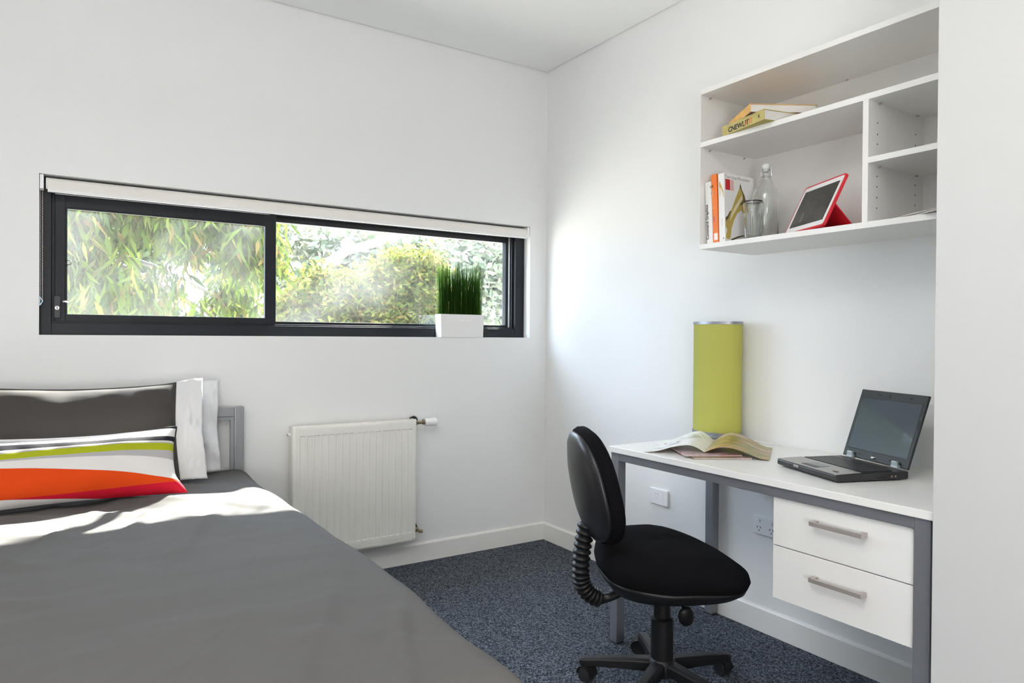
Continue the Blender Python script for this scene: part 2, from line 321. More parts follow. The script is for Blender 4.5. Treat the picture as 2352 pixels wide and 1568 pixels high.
# ------------------------------------------------------------------ radiator
def make_radiator():
    X0, X1, Z0, Z1, yf = -1.48, -.8625, .141, .755, -.100
    t = thing('radiator', 'white ribbed panel radiator on the wall beneath the window', 'radiator', (-1.17, -.07, .141))
    o = (-1.17, -.07, .141)
    P = lambda x, y, z: (x-o[0], y-o[1], z-o[2])
    gx0, pitch, ng = -1.4325, .0336, 17
    def fy(x, z):
        ph = (x-gx0)/pitch; k = round(ph)
        d = 0
        if -.5 < ph < ng-.5:
            a = abs(ph-k)*pitch
            d = 1-ss(.0045, .0135, a)
        e = ss(Z0+.046, Z0+.052, z)*(1-ss(Z1-.052, Z1-.046, z))
        rim = .004*(1-ss(0, .004, min(x-X0, X1-x, z-Z0, Z1-z)))
        groove = .0016*(1-ss(.001, .003, abs(min(x-X0, X1-x)-.022)))
        return yf + .014*d*e + rim + groove + .0022*(1-ss(.0006, .0016, abs(z-Z0-.019)))
    zs = [Z0, Z0+.002, Z0+.004, Z0+.0172, Z0+.0184, Z0+.0196, Z0+.0208, Z0+.044, Z0+.046, Z0+.048, Z0+.05, Z0+.052, Z0+.1, .45, Z1-.1, Z1-.052, Z1-.05, Z1-.048, Z1-.046, Z1-.044, Z1-.02, Z1-.004, Z1-.002, Z1]
    xs = sorted(set([X0, X0+.002, X0+.004, X1-.004, X1-.002, X1] + [round(X0+.018+k*.001, 4) for k in range(9)] + [round(X1-.018-k*.001, 4) for k in range(9)] +
                    [gx0+i*pitch+s*d for i in range(ng) for s in (-1, 1) for d in (0, .0045, .0065, .009, .0115, .0135, .0168)] ))
    mb = MB(); V = [P(x, fy(x, z), z) for z in zs for x in xs]; n = len(xs)
    mb.add(V, [(j*n+i, j*n+i+1, (j+1)*n+i+1, (j+1)*n+i) for j in range(len(zs)-1) for i in range(n-1)])
    mb.box(*P(X0+.001, yf+.0045, Z0), *P(X1-.001, yf+.012, Z1))
    mb.build('front_panel', M_rad, t, angle=50)
    box('rear_panel', M_rad, t, P(X0+.004, -.047, Z0+.004), P(X1-.004, -.038, Z1-.004), .002)
    for xa in (X0, X1-.002): box('side_cover', M_rad, t, P(xa, -.088, Z0+.01), P(xa+.002, -.040, Z1-.002), .0006)
    mb = MB()
    for k in range(46):
        x = X0+.006+k*(X1-X0-.012)/46
        mb.box(*P(x, -.086, Z1-.006), *P(x+.0045, -.048, Z1-.003))
    mb.box(*P(X0, -.088, Z1-.007), *P(X1, -.084, Z1-.001)); mb.box(*P(X0, -.050, Z1-.007), *P(X1, -.046, Z1-.001)); mb.box(*P(X0, -.068, Z1-.007), *P(X1, -.066, Z1-.002))
    mb.build('top_grille', M_rad, t)
    for x in (-1.36, -.98): box('wall_bracket', M_rad, t, P(x, -.040, Z0+.08), P(x+.03, .07-.07, Z1-.08))
    MB().cyl(P(X0-.012, -.066, .715), P(X0, -.066, .715), .008, 14).build('air_vent', M_white2, t, bevel=.001)
    MB().cyl(P(X0-.016, -.066, .715), P(X0-.012, -.066, .715), .004, 10).build('vent_screw', M_brass, t)
    for z, nm in ((.733, 'upper_valve'), (.188, 'lower_valve')):
        mb = MB(); mb.cyl(P(X1, -.066, z), P(X1+.030, -.066, z), .010, 16); mb.cyl(P(X1+.008, -.066, z), P(X1+.018, -.066, z), .014, 6)
        mb.cyl(P(X1+.024, -.066, z), P(X1+.024, -.003, z), .008, 12)
        if z > .5: mb.cyl(P(X1+.03, -.066, z), P(X1+.060, -.066, z-.001), .0085, 16); mb.cyl(P(X1+.050, -.066, z), P(X1+.062, -.066, z), .013, 12)
        else: mb.cyl(P(X1+.026, -.074, z-.006), P(X1+.042, -.09, z-.006), .009, 12)
        v = mb.build(nm, M_brass, t, bevel=.001)
        MB().lathe([(.014, 0), (.024, 0), (.026, .003), (.024, .006), (.014, .006)], (0, 0, 0), 24).build('pipe_collar', M_blackp, v, loc=P(X1+.024, -.001, z), rot=(R(90), 0, 0))
        MB().tube([P(X1+.006+.022*math.sin(a), -.05, z+.006+.024*math.cos(a)) for a in [R(x) for x in range(-60, 110, 15)]], .0028, 6).build('pipe_clip', M_blackp, v, smooth=True)
        if z > .5:
            h = MB().lathe([(.013, 0), (.019, .003), (.020, .012), (.020, .036), (.0225, .042), (.0225, .060), (.020, .065), (.008, .066)], (0, 0, 0), 22)
            hd = h.build('thermostat_head', M_white2, v, angle=35, loc=P(X1+.060, -.066, z-.001), rot=(0, R(90), 0))
make_radiator()

# ------------------------------------------------------------------ wall outlets
def outlet(label, yc, zc, kind):
    t = thing('wall_outlet', label, 'power outlet', (0, yc, zc))
    box('face_plate', M_white2, t, (-.0115, -.058, -.037), (-.0005, .058, .037), .0025, seg=3)
    if kind == 'single':
        mb = MB()
        for dy, dz in ((.012, .012), (-.004, .012), (.004, -.008)): mb.box(-.0122, dy-.0012+.008, dz-.004, -.0113, dy+.0012+.008, dz+.004)
        mb.build('socket_slot', mat('slot_grey', (.5, .5, .5), .6), t)
        box('cover_seam', mat('seam_grey', (.6, .6, .6), .6), t, (-.0119, -.0295, -.026), (-.0114, -.029, .026))
    else:
        for s in (.029, -.029):
            r = MB().cyl((-.0115, s, .018), (-.0165, s, .018), .0062, 18).build('rocker_switch', M_white2, t, bevel=.001)
            mb = MB()
            for dy, dz, rx in ((.007, -.008, 25), (-.007, -.008, -25), (0, -.021, 0)):
                c = math.cos(R(rx)); q = math.sin(R(rx))
                mb.prism([(s+dy+c*a-q*b, dz+q*a+c*b) for a, b in ((-.0012, -.004), (.0012, -.004), (.0012, .004), (-.0012, .004))], lambda a, b, x: (x, a, b), -.0122, -.0112)
            mb.build('socket_slot', M_dark, t)
outlet('white single wall outlet between the two left desk legs', -.935, .427, 'single')
outlet('white double wall outlet half hidden behind the desk drawers', -1.527, .425, 'double')

# ------------------------------------------------------------------ desk
def make_desk():
    t = thing('desk', 'white topped desk on silver steel legs with two drawers', 'desk', (-.3, -1.85, 0)); o = (-.3, -1.85, 0)
    P = lambda x, y, z: (x-o[0], y-o[1], z-o[2])
    box('desktop', M_white, t, P(-.590, -2.4495, .7335), P(-.003, -1.250, .7555), .0015)
    for x in (-.582, -.052):
        for y in (-1.295, -2.437):
            lg = box('leg', M_steel, t, P(x, y, .004), P(x+.040, y+.040, .733), .0025, seg=3)
            box('foot_cap', M_blackp, lg, P(x+.002, y+.002, 0), P(x+.038, y+.038, .005))
    box('front_rail', M_steel, t, P(-.582, -2.397, .703), P(-.554, -1.295, .733), .002); box('rear_rail', M_steel, t, P(-.040, -2.397, .703), P(-.012, -1.295, .733), .002)
    for y in (-1.290, -2.432): box('side_rail', M_steel, t, P(-.542, y, .703), P(-.052, y+.030, .733), .002)
    box('drawer_cabinet', M_white, t, P(-.551, -2.390, .398), P(-.06, -1.981, .7025), .001)
    for z0, z1, hz in ((.5575, .7000, .6545), (.3975, .5545, .4955)):
        d = box('drawer_front', M_white, t, P(-.570, -2.391, z0), P(-.5515, -1.979, z1), .0012)
        ya, yb_ = -2.272, -2.117
        mb = MB(); mb.box(*P(-.600, ya, hz-.006), *P(-.592, yb_, hz+.006))
        for y in (ya, yb_-.012): mb.box(*P(-.5925, y, hz-.006), *P(-.570, y+.012, hz+.006))
        mb.build('handle', M_nickel, d, bevel=.0008)
make_desk()

# ------------------------------------------------------------------ wall shelf
def make_shelf():
    t = thing('wall_shelf', 'white laminate open wall shelf unit above the desk', 'shelf', (-.162, -1.95, 1.511)); o = (-.162, -1.95, 1.511)
    P = lambda x, y, z: (x-o[0], y-o[1], z-o[2]); XF, YL, YR, ZB, ZT = -.324, -1.4545, -2.4505, 1.511, 2.117; W = M_white
    box('side_panel', W, t, P(XF+.0008, YL-.0015, ZB), P(0, YL, ZT), .0003); box('side_panel', W, t, P(XF, YR, ZB), P(0, YR+.018, ZT), .0005)
    box('bottom_panel', W, t, P(XF, YR+.018, ZB), P(0, YL-.0015, ZB+.0185), .0005); box('top_panel', W, t, P(XF, YR+.018, ZT-.0185), P(0, YL-.0015, ZT), .0005)
    box('shelf_board', W, t, P(XF, YR+.018, 1.8985), P(-.004, YL-.0015, 1.917), .0005)
    box('divider', W, t, P(XF, -2.117, ZB+.0185), P(-.004, -2.099, 1.8985), .0005)
    box('shelf_board', W, t, P(XF, YR+.018, 1.706), P(-.004, -2.117, 1.7235), .0005)
    box('back_panel', W, t, P(-.004, YR+.018, ZB+.0185), P(-.0005, YL-.0015, ZT-.0185))
    mb = MB()
    for x in (-.275, -.055):
        for z in (1.575, 1.607, 1.640, 1.672, 1.77, 1.80, 1.835): mb.cyl(P(x, -2.1168, z), P(x, -2.1176, z), .0022, 8)
    tag(mb.build('pin_hole', M_dark, t), kind='stuff')
    for x, y, z in ((-.275, -1.4562, 2.0965), (-.055, -1.4562, 2.0965), (-.275, -1.4562, 1.8965), (-.075, -1.4562, 1.8965), (-.275, -2.121, 1.7035), (-.06, -2.121, 1.7035), (-.275, -2.121, 1.8965), (-.06, -2.121, 1.8965), (-.03, -1.86, 2.0965)):
        MB().cyl(P(x, y, z-.0045), P(x, y-.008, z-.0045), .0030, 10).build('shelf_pin', M_nickel, t)
make_shelf()

# ------------------------------------------------------------------ books on the shelf
M_paper = mat('page_edges', (.72, .70, .66), .8, bump=.3, bscale=600)
SH = 1.5297
def standing_book(name, label, cat, x, y, thick, height, depth, lean, cov, spine=None):
    """book standing with its spine to the room: origin at the spine's bottom edge nearest the window"""
    t = thing(name, label, cat, (x, y, SH)); t.rotation_euler = (R(lean), 0, 0)
    w_ = .0012
    mb = MB(); mb.box(0, -w_, 0, depth, 0, height); mb.box(0, -thick, 0, depth, -thick+w_, height); mb.box(-.0005, -thick, 0, w_, 0, height)
    mb.build('cover', cov, t, bevel=.0004); box('pages', M_paper, t, (w_, -thick+w_, .003), (depth-.003, -w_, height-.003))
    return t
M_bkw = mat('white_cover', (.80, .79, .77), .35); M_bko = mat('orange_cover', (.83, .20, .035), .4); M_ink = mat('black_ink', (.03, .03, .03), .6)
M_grey_ink = mat('grey_ink', (.38, .36, .35), .6); M_red_ink = mat('red_ink', (.55, .02, .03), .5); M_white_ink = mat('white_ink', (.85, .83, .8), .6)
b1 = standing_book('book', 'white paperback with black spine lettering, leftmost on the lower shelf', 'book', -.302, -1.474, .029, .236, .165, -3.2, M_bkw)
text('spine_lettering', 'Command Graphics', .0165, M_ink, b1, (-.0008, -.0105, .017), (0, 0, 1), (0, 1, 0), bold=.0004)
text('spine_author', '1-3', .014, M_grey_ink, b1, (-.0008, -.024, .185), (0, -1, 0), (0, 0, 1)); text('spine_mark', 'VA', .014, M_ink, b1, (-.0008, -.023, .210), (0, -1, 0), (0, 0, 1))
b2 = standing_book('book', 'orange spined book standing between two white books', 'book', -.302, -1.5045, .0255, .260, .17, -3.2, M_bko)
text('spine_lettering', 'the little orange', .0115, mat('pale_orange_ink', (.95, .5, .15), .5), b2, (-.0008, -.009, .13), (0, 0, 1), (0, 1, 0))
text('spine_lettering', 'design', .009, mat('violet_ink', (.30, .12, .25), .5), b2, (-.0008, -.010, .08), (0, 0, 1), (0, 1, 0)); box('spine_mark', M_white_ink, b2, (-.0008, -.0215, .012), (0, -.005, .037))
b3 = standing_book('book', 'thick white book with a gold high heeled shoe on its cover', 'book', -.300, -1.5315, .0275, .258, .165, -2.0, M_bkw)
M_gold = mat('gold_print', (.48, .36, .09), .5); M_dgold = mat('dark_gold_print', (.10, .075, .03), .5); M_lgold = mat('light_gold_print', (.75, .68, .45), .5)
cy_ = -.0275
def cov(poly, m, nm='shoe_print', lay=0): MB().prism([(a, b) for a, b in poly], lambda a, b, t_: (a, t_, b), cy_-.0001-lay*.00035, cy_-.0004-lay*.00035).build(nm, m, b3)
# high heel on the front cover (x = across the cover, z = up)
cov([(.004, .078), (.018, .088), (.040, .128), (.062, .170), (.082, .205), (.090, .228), (.098, .205), (.112, .185), (.120, .160), (.117, .140), (.119, .110), (.118, .070), (.120, .020), (.114, .020),
     (.110, .075), (.104, .112), (.092, .128), (.070, .112), (.050, .085), (.036, .055), (.030, .020), (.022, .012), (.004, .014), (.006, .030), (.012, .045), (.006, .055), (.004, .060)], M_gold)
cov([(.004, .078), (.018, .088), (.034, .118), (.030, .120), (.014, .098), (.004, .092)], M_dgold, lay=1)
cov([(.090, .228), (.098, .205), (.112, .185), (.120, .160), (.117, .140), (.100, .150), (.084, .145), (.104, .166), (.104, .186), (.092, .206), (.086, .215)], M_dgold, lay=1)
cov([(.028, .078), (.048, .108), (.075, .140), (.100, .170), (.098, .185), (.080, .165), (.055, .135), (.035, .105)], M_lgold, lay=1)
cov([(.118, .110), (.1185, .070), (.120, .020), (.1175, .020), (.1155, .070), (.1145, .112)], M_dgold, lay=1)
cov([(.030, .012), (.070, .026), (.105, .034), (.105, .030), (.070, .020), (.034, .007)], M_dgold, lay=1)
cov([(.106, .012), (.135, .006), (.138, .014), (.124, .028), (.112, .034)], M_gold, lay=1)
cov([(.006, .196), (.032, .196), (.032, .236), (.006, .236)], M_red_ink, 'red_panel'); cov([(.035, .196), (.052, .196), (.052, .236), (.035, .236)], mat('pink_ink', (.75, .45, .42), .5), 'pink_panel')
text('cover_lettering', 'Two Step Mountains', .0165, M_grey_ink, b3, (.006, cy_-.0003, .240), (1, 0, 0), (0, 0, 1))
MB().prism([(-.0235, .190), (-.017, .205), (-.010, .222), (-.006, .232), (-.0035, .222), (-.0045, .210), (-.0065, .205), (-.0070, .178), (-.004, .178), (-.0085, .176), (-.0085, .205), (-.013, .205), (-.020, .185), (-.0235, .165), (-.025, .165)],
           lambda a, b, t_: (t_, a, b), -.0008, -.0012).build('spine_shoe_print', M_gold, b3)
text('spine_lettering', 'SHOES', .010, mat('faint_pink_ink', (.75, .62, .62), .5), b3, (-.0008, -.018, .06), (0, 0, 1), (0, 1, 0)); text('spine_mark', '8', .009, M_ink, b3, (-.0008, -.018, .012), (0, -1, 0), (0, 0, 1))

def lying_book(label, x, y, z, ang, length, width, thick, cov, inner=None, name='book'):
    """spine along +X (length), pages along +Y"""
    t = thing(name, label, 'book', (x, y, z), ang)
    c = .0022; mb = MB(); mb.box(0, 0, 0, length, width, c); mb.k = 1; mb.box(0, 0, thick-c, length, width, thick); mb.box(0, -.0006, 0, length, c, thick)
    mb.build('cover', [inner or cov, cov], t, bevel=.0005); box('pages', M_paper, t, (.003, c, c), (length-.003, width-.004, thick-c)); return t
M_yel = mat('yellow_cover', (.50, .42, .15), .45, var=.15, vscale=30); M_oy = mat('orange_yellow_cover', (.74, .42, .12), .45, var=.12, vscale=25); M_purp = mat('purple_cover', (.10, .045, .06), .5, var=.5, vscale=30)
M_yel2 = mat('olive_cover', (.42, .36, .09), .5)
# spine from near corner A towards the far left corner B
def lay(label, A, B, z, width, thick, cov, inner=None):
    v = Vector((B[0]-A[0], B[1]-A[1])); ang = math.atan2(v.y, v.x)      # +Y local is 90 deg left of the spine; pages must point to the wall
    return lying_book(label, A[0], A[1], z, ang, v.length, -width, thick, cov, inner)
def lying(label, A, B, z, width, thick, cov, inner):
    A = Vector(A); B = Vector(B); v = (B-A); ln = v.length; v.normalize(); nrm = Vector((v.y, -v.x))   # to the right of A->B (towards wall/right)
    t = thing('book', label, 'book', (A.x, A.y, z), math.atan2(v.y, v.x)); c = .0022
    mb = MB(); mb.box(0, 0, 0, ln, -width, c); mb.k = 1; mb.box(0, 0, thick-c, ln, -width, thick); mb.box(0, .0006, 0, ln, -c, thick)
    mb.build('cover', [inner, cov], t, bevel=.0005); box('pages', M_paper, t, (.003, -c, c), (ln-.003, -width+.004, thick-c)); return t
by = lying('yellow book with black and red spine lettering lying on the upper shelf', (-.366, -1.775), (-.318, -1.555), 1.9172, .165, .0365, M_yel, M_yel2)
text('spine_lettering', 'CNEWLIT', .026, M_ink, by, (.190, .0008, .006), (-1, 0, 0), (0, 0, 1), bold=.0006); text('spine_lettering', 'ATI', .026, mat('orange_ink', (.70, .16, .04), .5), by, (.098, .0008, .006), (-1, 0, 0), (0, 0, 1), bold=.0004)
text('spine_mark', 'K', .018, M_ink, by, (.030, .0008, .012), (-1, 0, 0), (0, 0, 1))
lying('orange book with dark purple underside resting across the yellow book', (-.372, -1.722), (-.262, -1.540), 1.9541, .235, .0300, M_oy, M_purp)

# magazines in the right bay
M_mag1 = mat('magazine_purple', (.25, .18, .20), .35, var=.4, vscale=20); M_mag2 = mat('magazine_grey', (.45, .40, .40), .35, var=.3, vscale=15)
def thin_mag(label, x, y, z, rot, m, w_=.21, l_=.28, th=.0035):
    t = thing('magazine', label, 'magazine', (x, y, z), rot)
    mb = MB(); mb.box(-l_/2, -w_/2, 0, l_/2, w_/2, .0005); mb.box(-l_/2, -w_/2, th-.0005, l_/2, w_/2, th); mb.box(-l_/2, -w_/2-.0003, 0, l_/2, -w_/2+.0006, th)
    mb.build('cover', m, t); box('pages', M_paper, t, (-l_/2+.002, -w_/2+.0006, .0006), (l_/2-.002, w_/2-.002, th-.0006)); return t
thin_mag('closed magazine lying at the bottom right of the wall shelf, under another', -.215, -2.300, SH+.0002, R(62), M_mag1, .215, .22, .005)
thin_mag('topmost of two thin magazines in the right bay of the wall shelf', -.215, -2.292, SH+.0056, R(66), M_mag2, .215, .225, .004)

# ------------------------------------------------------------------ bottle, glasses, tablet
def make_bottle():
    t = thing('glass_bottle', 'clear empty swing-top glass bottle beside the shoe book', 'bottle', (-.165, -1.632, SH))
    pr = [(.0, .004), (.038, .0), (.044, .004), (.0455, .012), (.0455, .165), (.0445, .182), (.038, .200), (.026, .220), (.0185, .235), (.0155, .250), (.0150, .262), (.0175, .264), (.0175, .270), (.0150, .272)]
    inn = [(r-.003, z) for r, z in pr[3:][::-1]] + [(.040, .010), (0.0005, .010)]
    MB().lathe(pr + inn, (0, 0, 0), 40, capb=False, capt=False).build('glass_body', M_glass, t, smooth=True)
    MB().lathe([(.009, .262), (.0115, .268), (.0115, .274), (.0135, .277), (.0150, .284), (.0135, .291), (.008, .2935)], (0, 0, 0), 24).build('stopper', mat('milky_plastic', (.78, .80, .79), .3), t, smooth=True)
    mb = MB()
    for s in (1, -1):
        mb.tube([(.0, s*.006, .283), (.0, s*.0215, .280), (.002, s*.023, .262), (.003, s*.0225, .247), (.001, s*.0175, .243)], .0013, 6)
    mb.tube([(.0172*math.cos(a), .0172*math.sin(a), .247) for a in [i*math.pi/10 for i in range(20)]], .0012, 6, closed=True)
    mb.build('wire_clasp', M_chrome, t, smooth=True)
make_bottle()
def make_tumbler(label, x, y):
    t = thing('glass_tumbler', label, 'glass', (x, y, SH)); pr = [(.0, .0), (.024, .0), (.027, .004)]
    n = 48; V = []; k = 14
    for i in range(k+1):
        z = .004+i*.010; r = .027+.0085*i/k
        V += [((r+.0012*math.cos(j*2*math.pi*12/n)*(1 if z < .10 else .2))*math.cos(2*math.pi*j/n), (r+.0012*math.cos(j*2*math.pi*12/n)*(1 if z < .10 else .2))*math.sin(2*math.pi*j/n), z) for j in range(n)]
    m_ = len(V)//n
    for i in range(k, -1, -1):
        z = max(.012, .004+i*.010); r = .027+.0085*i/k-.0026
        V += [(r*math.cos(2*math.pi*j/n), r*math.sin(2*math.pi*j/n), z) for j in range(n)]
    rows = len(V)//n; Fc = [(i*n+j, i*n+(j+1) % n, (i+1)*n+(j+1) % n, (i+1)*n+j) for i in range(rows-1) for j in range(n)]
    Fc += [tuple(reversed(range(n))), tuple(range((rows-1)*n, rows*n))]
    MB().add(V, Fc).build('glass_body', M_glass, t, smooth=True)
make_tumbler('clear ribbed drinking glass standing between the shoe book and the swing-top bottle', -.245, -1.637)

def make_tablet():
    W_, H_ = .245, .190
    B = Vector((-.218, -1.757, SH+.003)); ex = Vector((-math.sin(.444), -math.cos(.444), 0))      # to the right along the shelf
    n_h = Vector((ex.y*-1, ex.x, 0)) ; back = Vector((math.cos(.444), -math.sin(.444), 0))
    tilt = .445; up = (back*math.sin(tilt) + Vector((0, 0, 1))*math.cos(tilt)).normalized(); nz = ex.cross(up)
    t = thing('tablet_computer', 'white framed tablet with a red case leaning on the lower shelf', 'tablet', B)
    Mx = Matrix((ex, up, nz)).transposed().to_4x4()
    def rr(x0, y0_, x1, y1_, r, z0, z1, nm, m, bev=.001):
        pts = []
        for cx, cy, a0 in ((x1-r, y1_-r, 0), (x0+r, y1_-r, 90), (x0+r, y0_+r, 180), (x1-r, y0_+r, 270)):
            pts += [(cx+r*math.cos(R(a0+k*15)), cy+r*math.sin(R(a0+k*15))) for k in range(7)]
        o = MB().prism(pts, lambda a, b, c: (a, b, c), z0, z1).build(nm, m, t, bevel=bev); o.matrix_local = Mx; return o
    M_red = mat('red_case', (.62, .02, .035), .45)
    rr(0, 0, W_, H_, .012, 0, .009, 'case_back', M_red); rr(.0065, .0065, W_-.0065, H_-.0065, .009, .009, .0095, 'bezel', M_white2, .0004)
    rr(.020, .024, W_-.020, H_-.024, .001, .0095, .0099, 'screen', mat('tablet_screen', (.045, .042, .036), .12, var=.35, vscale=18), 0)
    rr(.075, .040, .078, .075, .001, .0099, .0101, 'screen_highlight', mat('screen_highlight_paint', (.30, .27, .18), .3), 0).rotation_euler.rotate_axis('Z', R(0))  # pale bar painted on the screen as a highlight
    # folded cover making the stand behind
    b1_, b2_ = B + ex*.02, B + ex*(W_-.004)
    mid = up*.085
    foot = back*.105
    mb = MB(); th = Vector((.003, 0, .003))
    for (p, q) in (((mid, foot)),):
        V = []
        for s in (b1_, b2_):
            V += [s-B+p, s-B+q+Vector((0, 0, 0)), s-B+q+Vector((-.004, 0, 0)), s-B+p+Vector((-.004, 0, -.003))]
        mb.add(V, [(0, 1, 5, 4), (1, 2, 6, 5), (2, 3, 7, 6), (3, 0, 4, 7), (0, 3, 2, 1), (4, 5, 6, 7)])
    mb.build('case_stand', M_red, t)
    mb = MB(); a = ex*.02; mb.add([a, ex*(W_-.004), ex*(W_-.004)+foot, a+foot, a+Vector((0, 0, .002)), ex*(W_-.004)+Vector((0, 0, .002)), ex*(W_-.004)+foot+Vector((0, 0, .002)), a+foot+Vector((0, 0, .002))],
                           [(3, 2, 1, 0), (4, 5, 6, 7), (0, 1, 5, 4), (1, 2, 6, 5), (2, 3, 7, 6), (3, 0, 4, 7)])
    o = mb.build('case_flap', M_red, t); o.location = (0, 0, -.003)
make_tablet()

# ------------------------------------------------------------------ table lamp
def make_lamp():
    Z = .7557; t = thing('table_lamp', 'lime green cylinder table lamp with silver rims on the desk', 'lamp', (-.0845, -1.341, Z))
    a, b = .076, .110; k = b/a
    def ring(r0, r1, z0, z1, nm, m, bev=.0008):
        return MB().lathe([(r0, z0), (r1, z0), (r1, z1), (r0, z1), (r0, z0)], (0, 0, 0), 64, sy=k, capb=False, capt=False).build(nm, m, t, angle=30)
    M_rim = mat('satin_rim', (.34, .34, .39), .38, metal=.6); M_sh = mat('lime_fabric_shade', (.43, .425, .085), .75, bump=.1, bscale=700)
    MB().lathe([(a-.0015, .031), (a, .031), (a, .476), (a-.0015, .476), (a-.0015, .031)], (0, 0, 0), 72, sy=k, capb=False, capt=False).build('lamp_shade', M_sh, t, angle=30)
    ring(a-.002, a+.0018, .474, .485, 'top_rim', M_rim); ring(a-.002, a+.0022, .024, .035, 'bottom_rim', M_rim)
    MB().lathe([(a-.010, 0), (a-.006, .0), (a-.006, .010), (a-.012, .013)], (0, 0, 0), 64, sy=k).build('base', M_chrome, t, angle=30)
    MB().lathe([(a-.013, .012), (a-.013, .026)], (0, 0, 0), 48, sy=k).build('base_collar', mat('satin_silver', (.6, .62, .65), .3, metal=.8), t, angle=30)
    MB().lathe([(.018, .026), (.018, .12), (.012, .13)], (0, 0, 0), 20).build('bulb_holder', M_white2, t, angle=30)
    MB().tube([(.045, -.0, .01), (.062, -.05, .004), (.066, -.14, .004), (.060, -.26, .004)], .0025, 6).build('power_cord', M_white2, t, smooth=True)
make_lamp()

# ------------------------------------------------------------------ laptop
def make_laptop():
    t = thing('laptop', 'open black and silver laptop standing on the desk', 'laptop', (-.385, -1.855, .7557), R(-110))
    W_, D_, T = .284, .250, .024      # local +X along the front edge to the right, +Y towards the hinge
    M_lb = mat('laptop_black', (.025, .025, .027), .35); M_ls = mat('laptop_silver', (.36, .35, .34), .35, metal=.4); M_lf = mat('laptop_bezel', (.028, .031, .036), .4)
    mb = MB(); mb.prism([(0, .004), (.010, 0), (D_-.004, 0), (D_, .004), (D_, T-.002), (D_-.01, T), (.002, T-.004), (0, T-.008)], lambda a, b, c: (c, a, b+.003), 0, W_)
    mb.build('base', M_lb, t, bevel=.0015)
    for x in (.02, W_-.03):
        for y in (.03, D_-.04): box('rubber_foot', M_blackp, t, (x, y, 0), (x+.012, y+.012, .0035))
    zt = T+.003
    MB().prism([(.002, zt-.0035), (.088, zt-.0006), (.088, zt+.0008), (.002, zt-.0018)], lambda a, b, c: (c, a, b), .002, W_-.002).build('palm_rest', M_ls, t)
    box('touchpad', mat('touchpad_grey', (.14, .15, .17), .3), t, (.105, .030, zt-.001), (.175, .070, zt+.0006)); box('touchpad_button', M_lb, t, (.105, .016, zt-.0015), (.175, .028, zt+.0002))
    box('fingerprint_reader', M_lb, t, (W_-.045, .026, zt-.001), (W_-.028, .034, zt+.0004)); box('front_latch', M_ls, t, (.088, -.0012, T*.45+.003), (.112, .001, T*.75+.003))
    mb = MB(); rows = 6
    for r_ in range(rows):
        n = 15 if r_ else 16; kw = (W_-.020)/n; y = .094+r_*.0185; off = (.0, .004, .002, 0, 0, 0)[r_]
        for k in range(n):
            x = .010+k*kw+off*.3
            mb.box(x+.0008, y, zt-.0006, x+kw-.0008, y+.0165, zt+.0020)
    kb = box('keyboard_deck', M_lb, t, (.006, .090, zt-.002), (W_-.006, D_-.032, zt)); tag(mb.build('keys', M_blackp, t, bevel=.0005, seg=1), kind='stuff')
    box('speaker_strip', mat('strip_brown', (.10, .08, .07), .5), t, (.03, D_-.026, zt-.001), (W_-.03, D_-.018, zt+.0006))
    for x in (.030, W_-.058):
        mb = MB(); mb.cyl((x, D_-.006, zt+.004), (x+.028, D_-.006, zt+.004), .0075, 16); mb.box(x+.002, D_-.012, zt+.002, x+.026, D_-.004, zt+.022); mb.build('hinge', M_chrome if 0 else mat('hinge_silver', (.55, .62, .66), .3, metal=.6), t, bevel=.0015)
    for y, c in ((D_-.045, M_brass), (D_-.058, M_brass)):
        mb = MB(); mb.cyl((W_+.0004, y, .013), (W_-.004, y, .013), .0032, 12); mb.build('audio_port', c, t)
    box('side_port', M_dark, t, (W_-.004, D_-.110, .008), (W_+.0004, D_-.075, .014))
    lid = bpy.data.objects.new('lid', MB().box(0, 0, 0, W_, .007, .232).mesh('lid', M_lb)); C.objects.link(lid); lid.parent = t
    lid.location = (0, D_-.003, zt+.003); lid.rotation_euler = (R(-19), 0, 0); bv = lid.modifiers.new('bevel', 'BEVEL'); bv.width = .002; bv.segments = 2
    box('screen_bezel', M_lf, lid, (.002, -.0008, .002), (W_-.002, 0, .230))
    box('screen', mat('laptop_screen', (.020, .036, .058), .26, spec=.7, coat=.2), lid, (.013, -.0012, .030), (W_-.013, -.0008, .203))
    box('screen_border', M_dark, lid, (.0115, -.0010, .0285), (W_-.0115, -.0007, .2045))
    for x, wx, hz in ((.085, .010, .004), (.130, .006, .011), (.215, .010, .006)): box('bezel_catch', M_dark, lid, (x, -.0012, .2165-hz/2), (x+wx, -.0007, .2165+hz/2))
    for x in (.075, .205): box('bezel_bumper', M_dark, lid, (x, -.0012, .012), (x+.005, -.0007, .017))
    box('bezel_slot', M_dark, lid, (W_-.0085, -.0012, .125), (W_-.0055, -.0007, .150))
    lg = MB().cyl((.139, -.0008, .0145), (.139, -.0013, .0150), .0088, 26).build('logo_badge', mat('badge_white', (.75, .8, .85), .3), lid)
    text('badge_lettering', 'hp', .0145, M_lf, lid, (.1335, -.0014, .0115), (1, 0, .0), (.25, 0, 1), bold=.0001)
make_laptop()

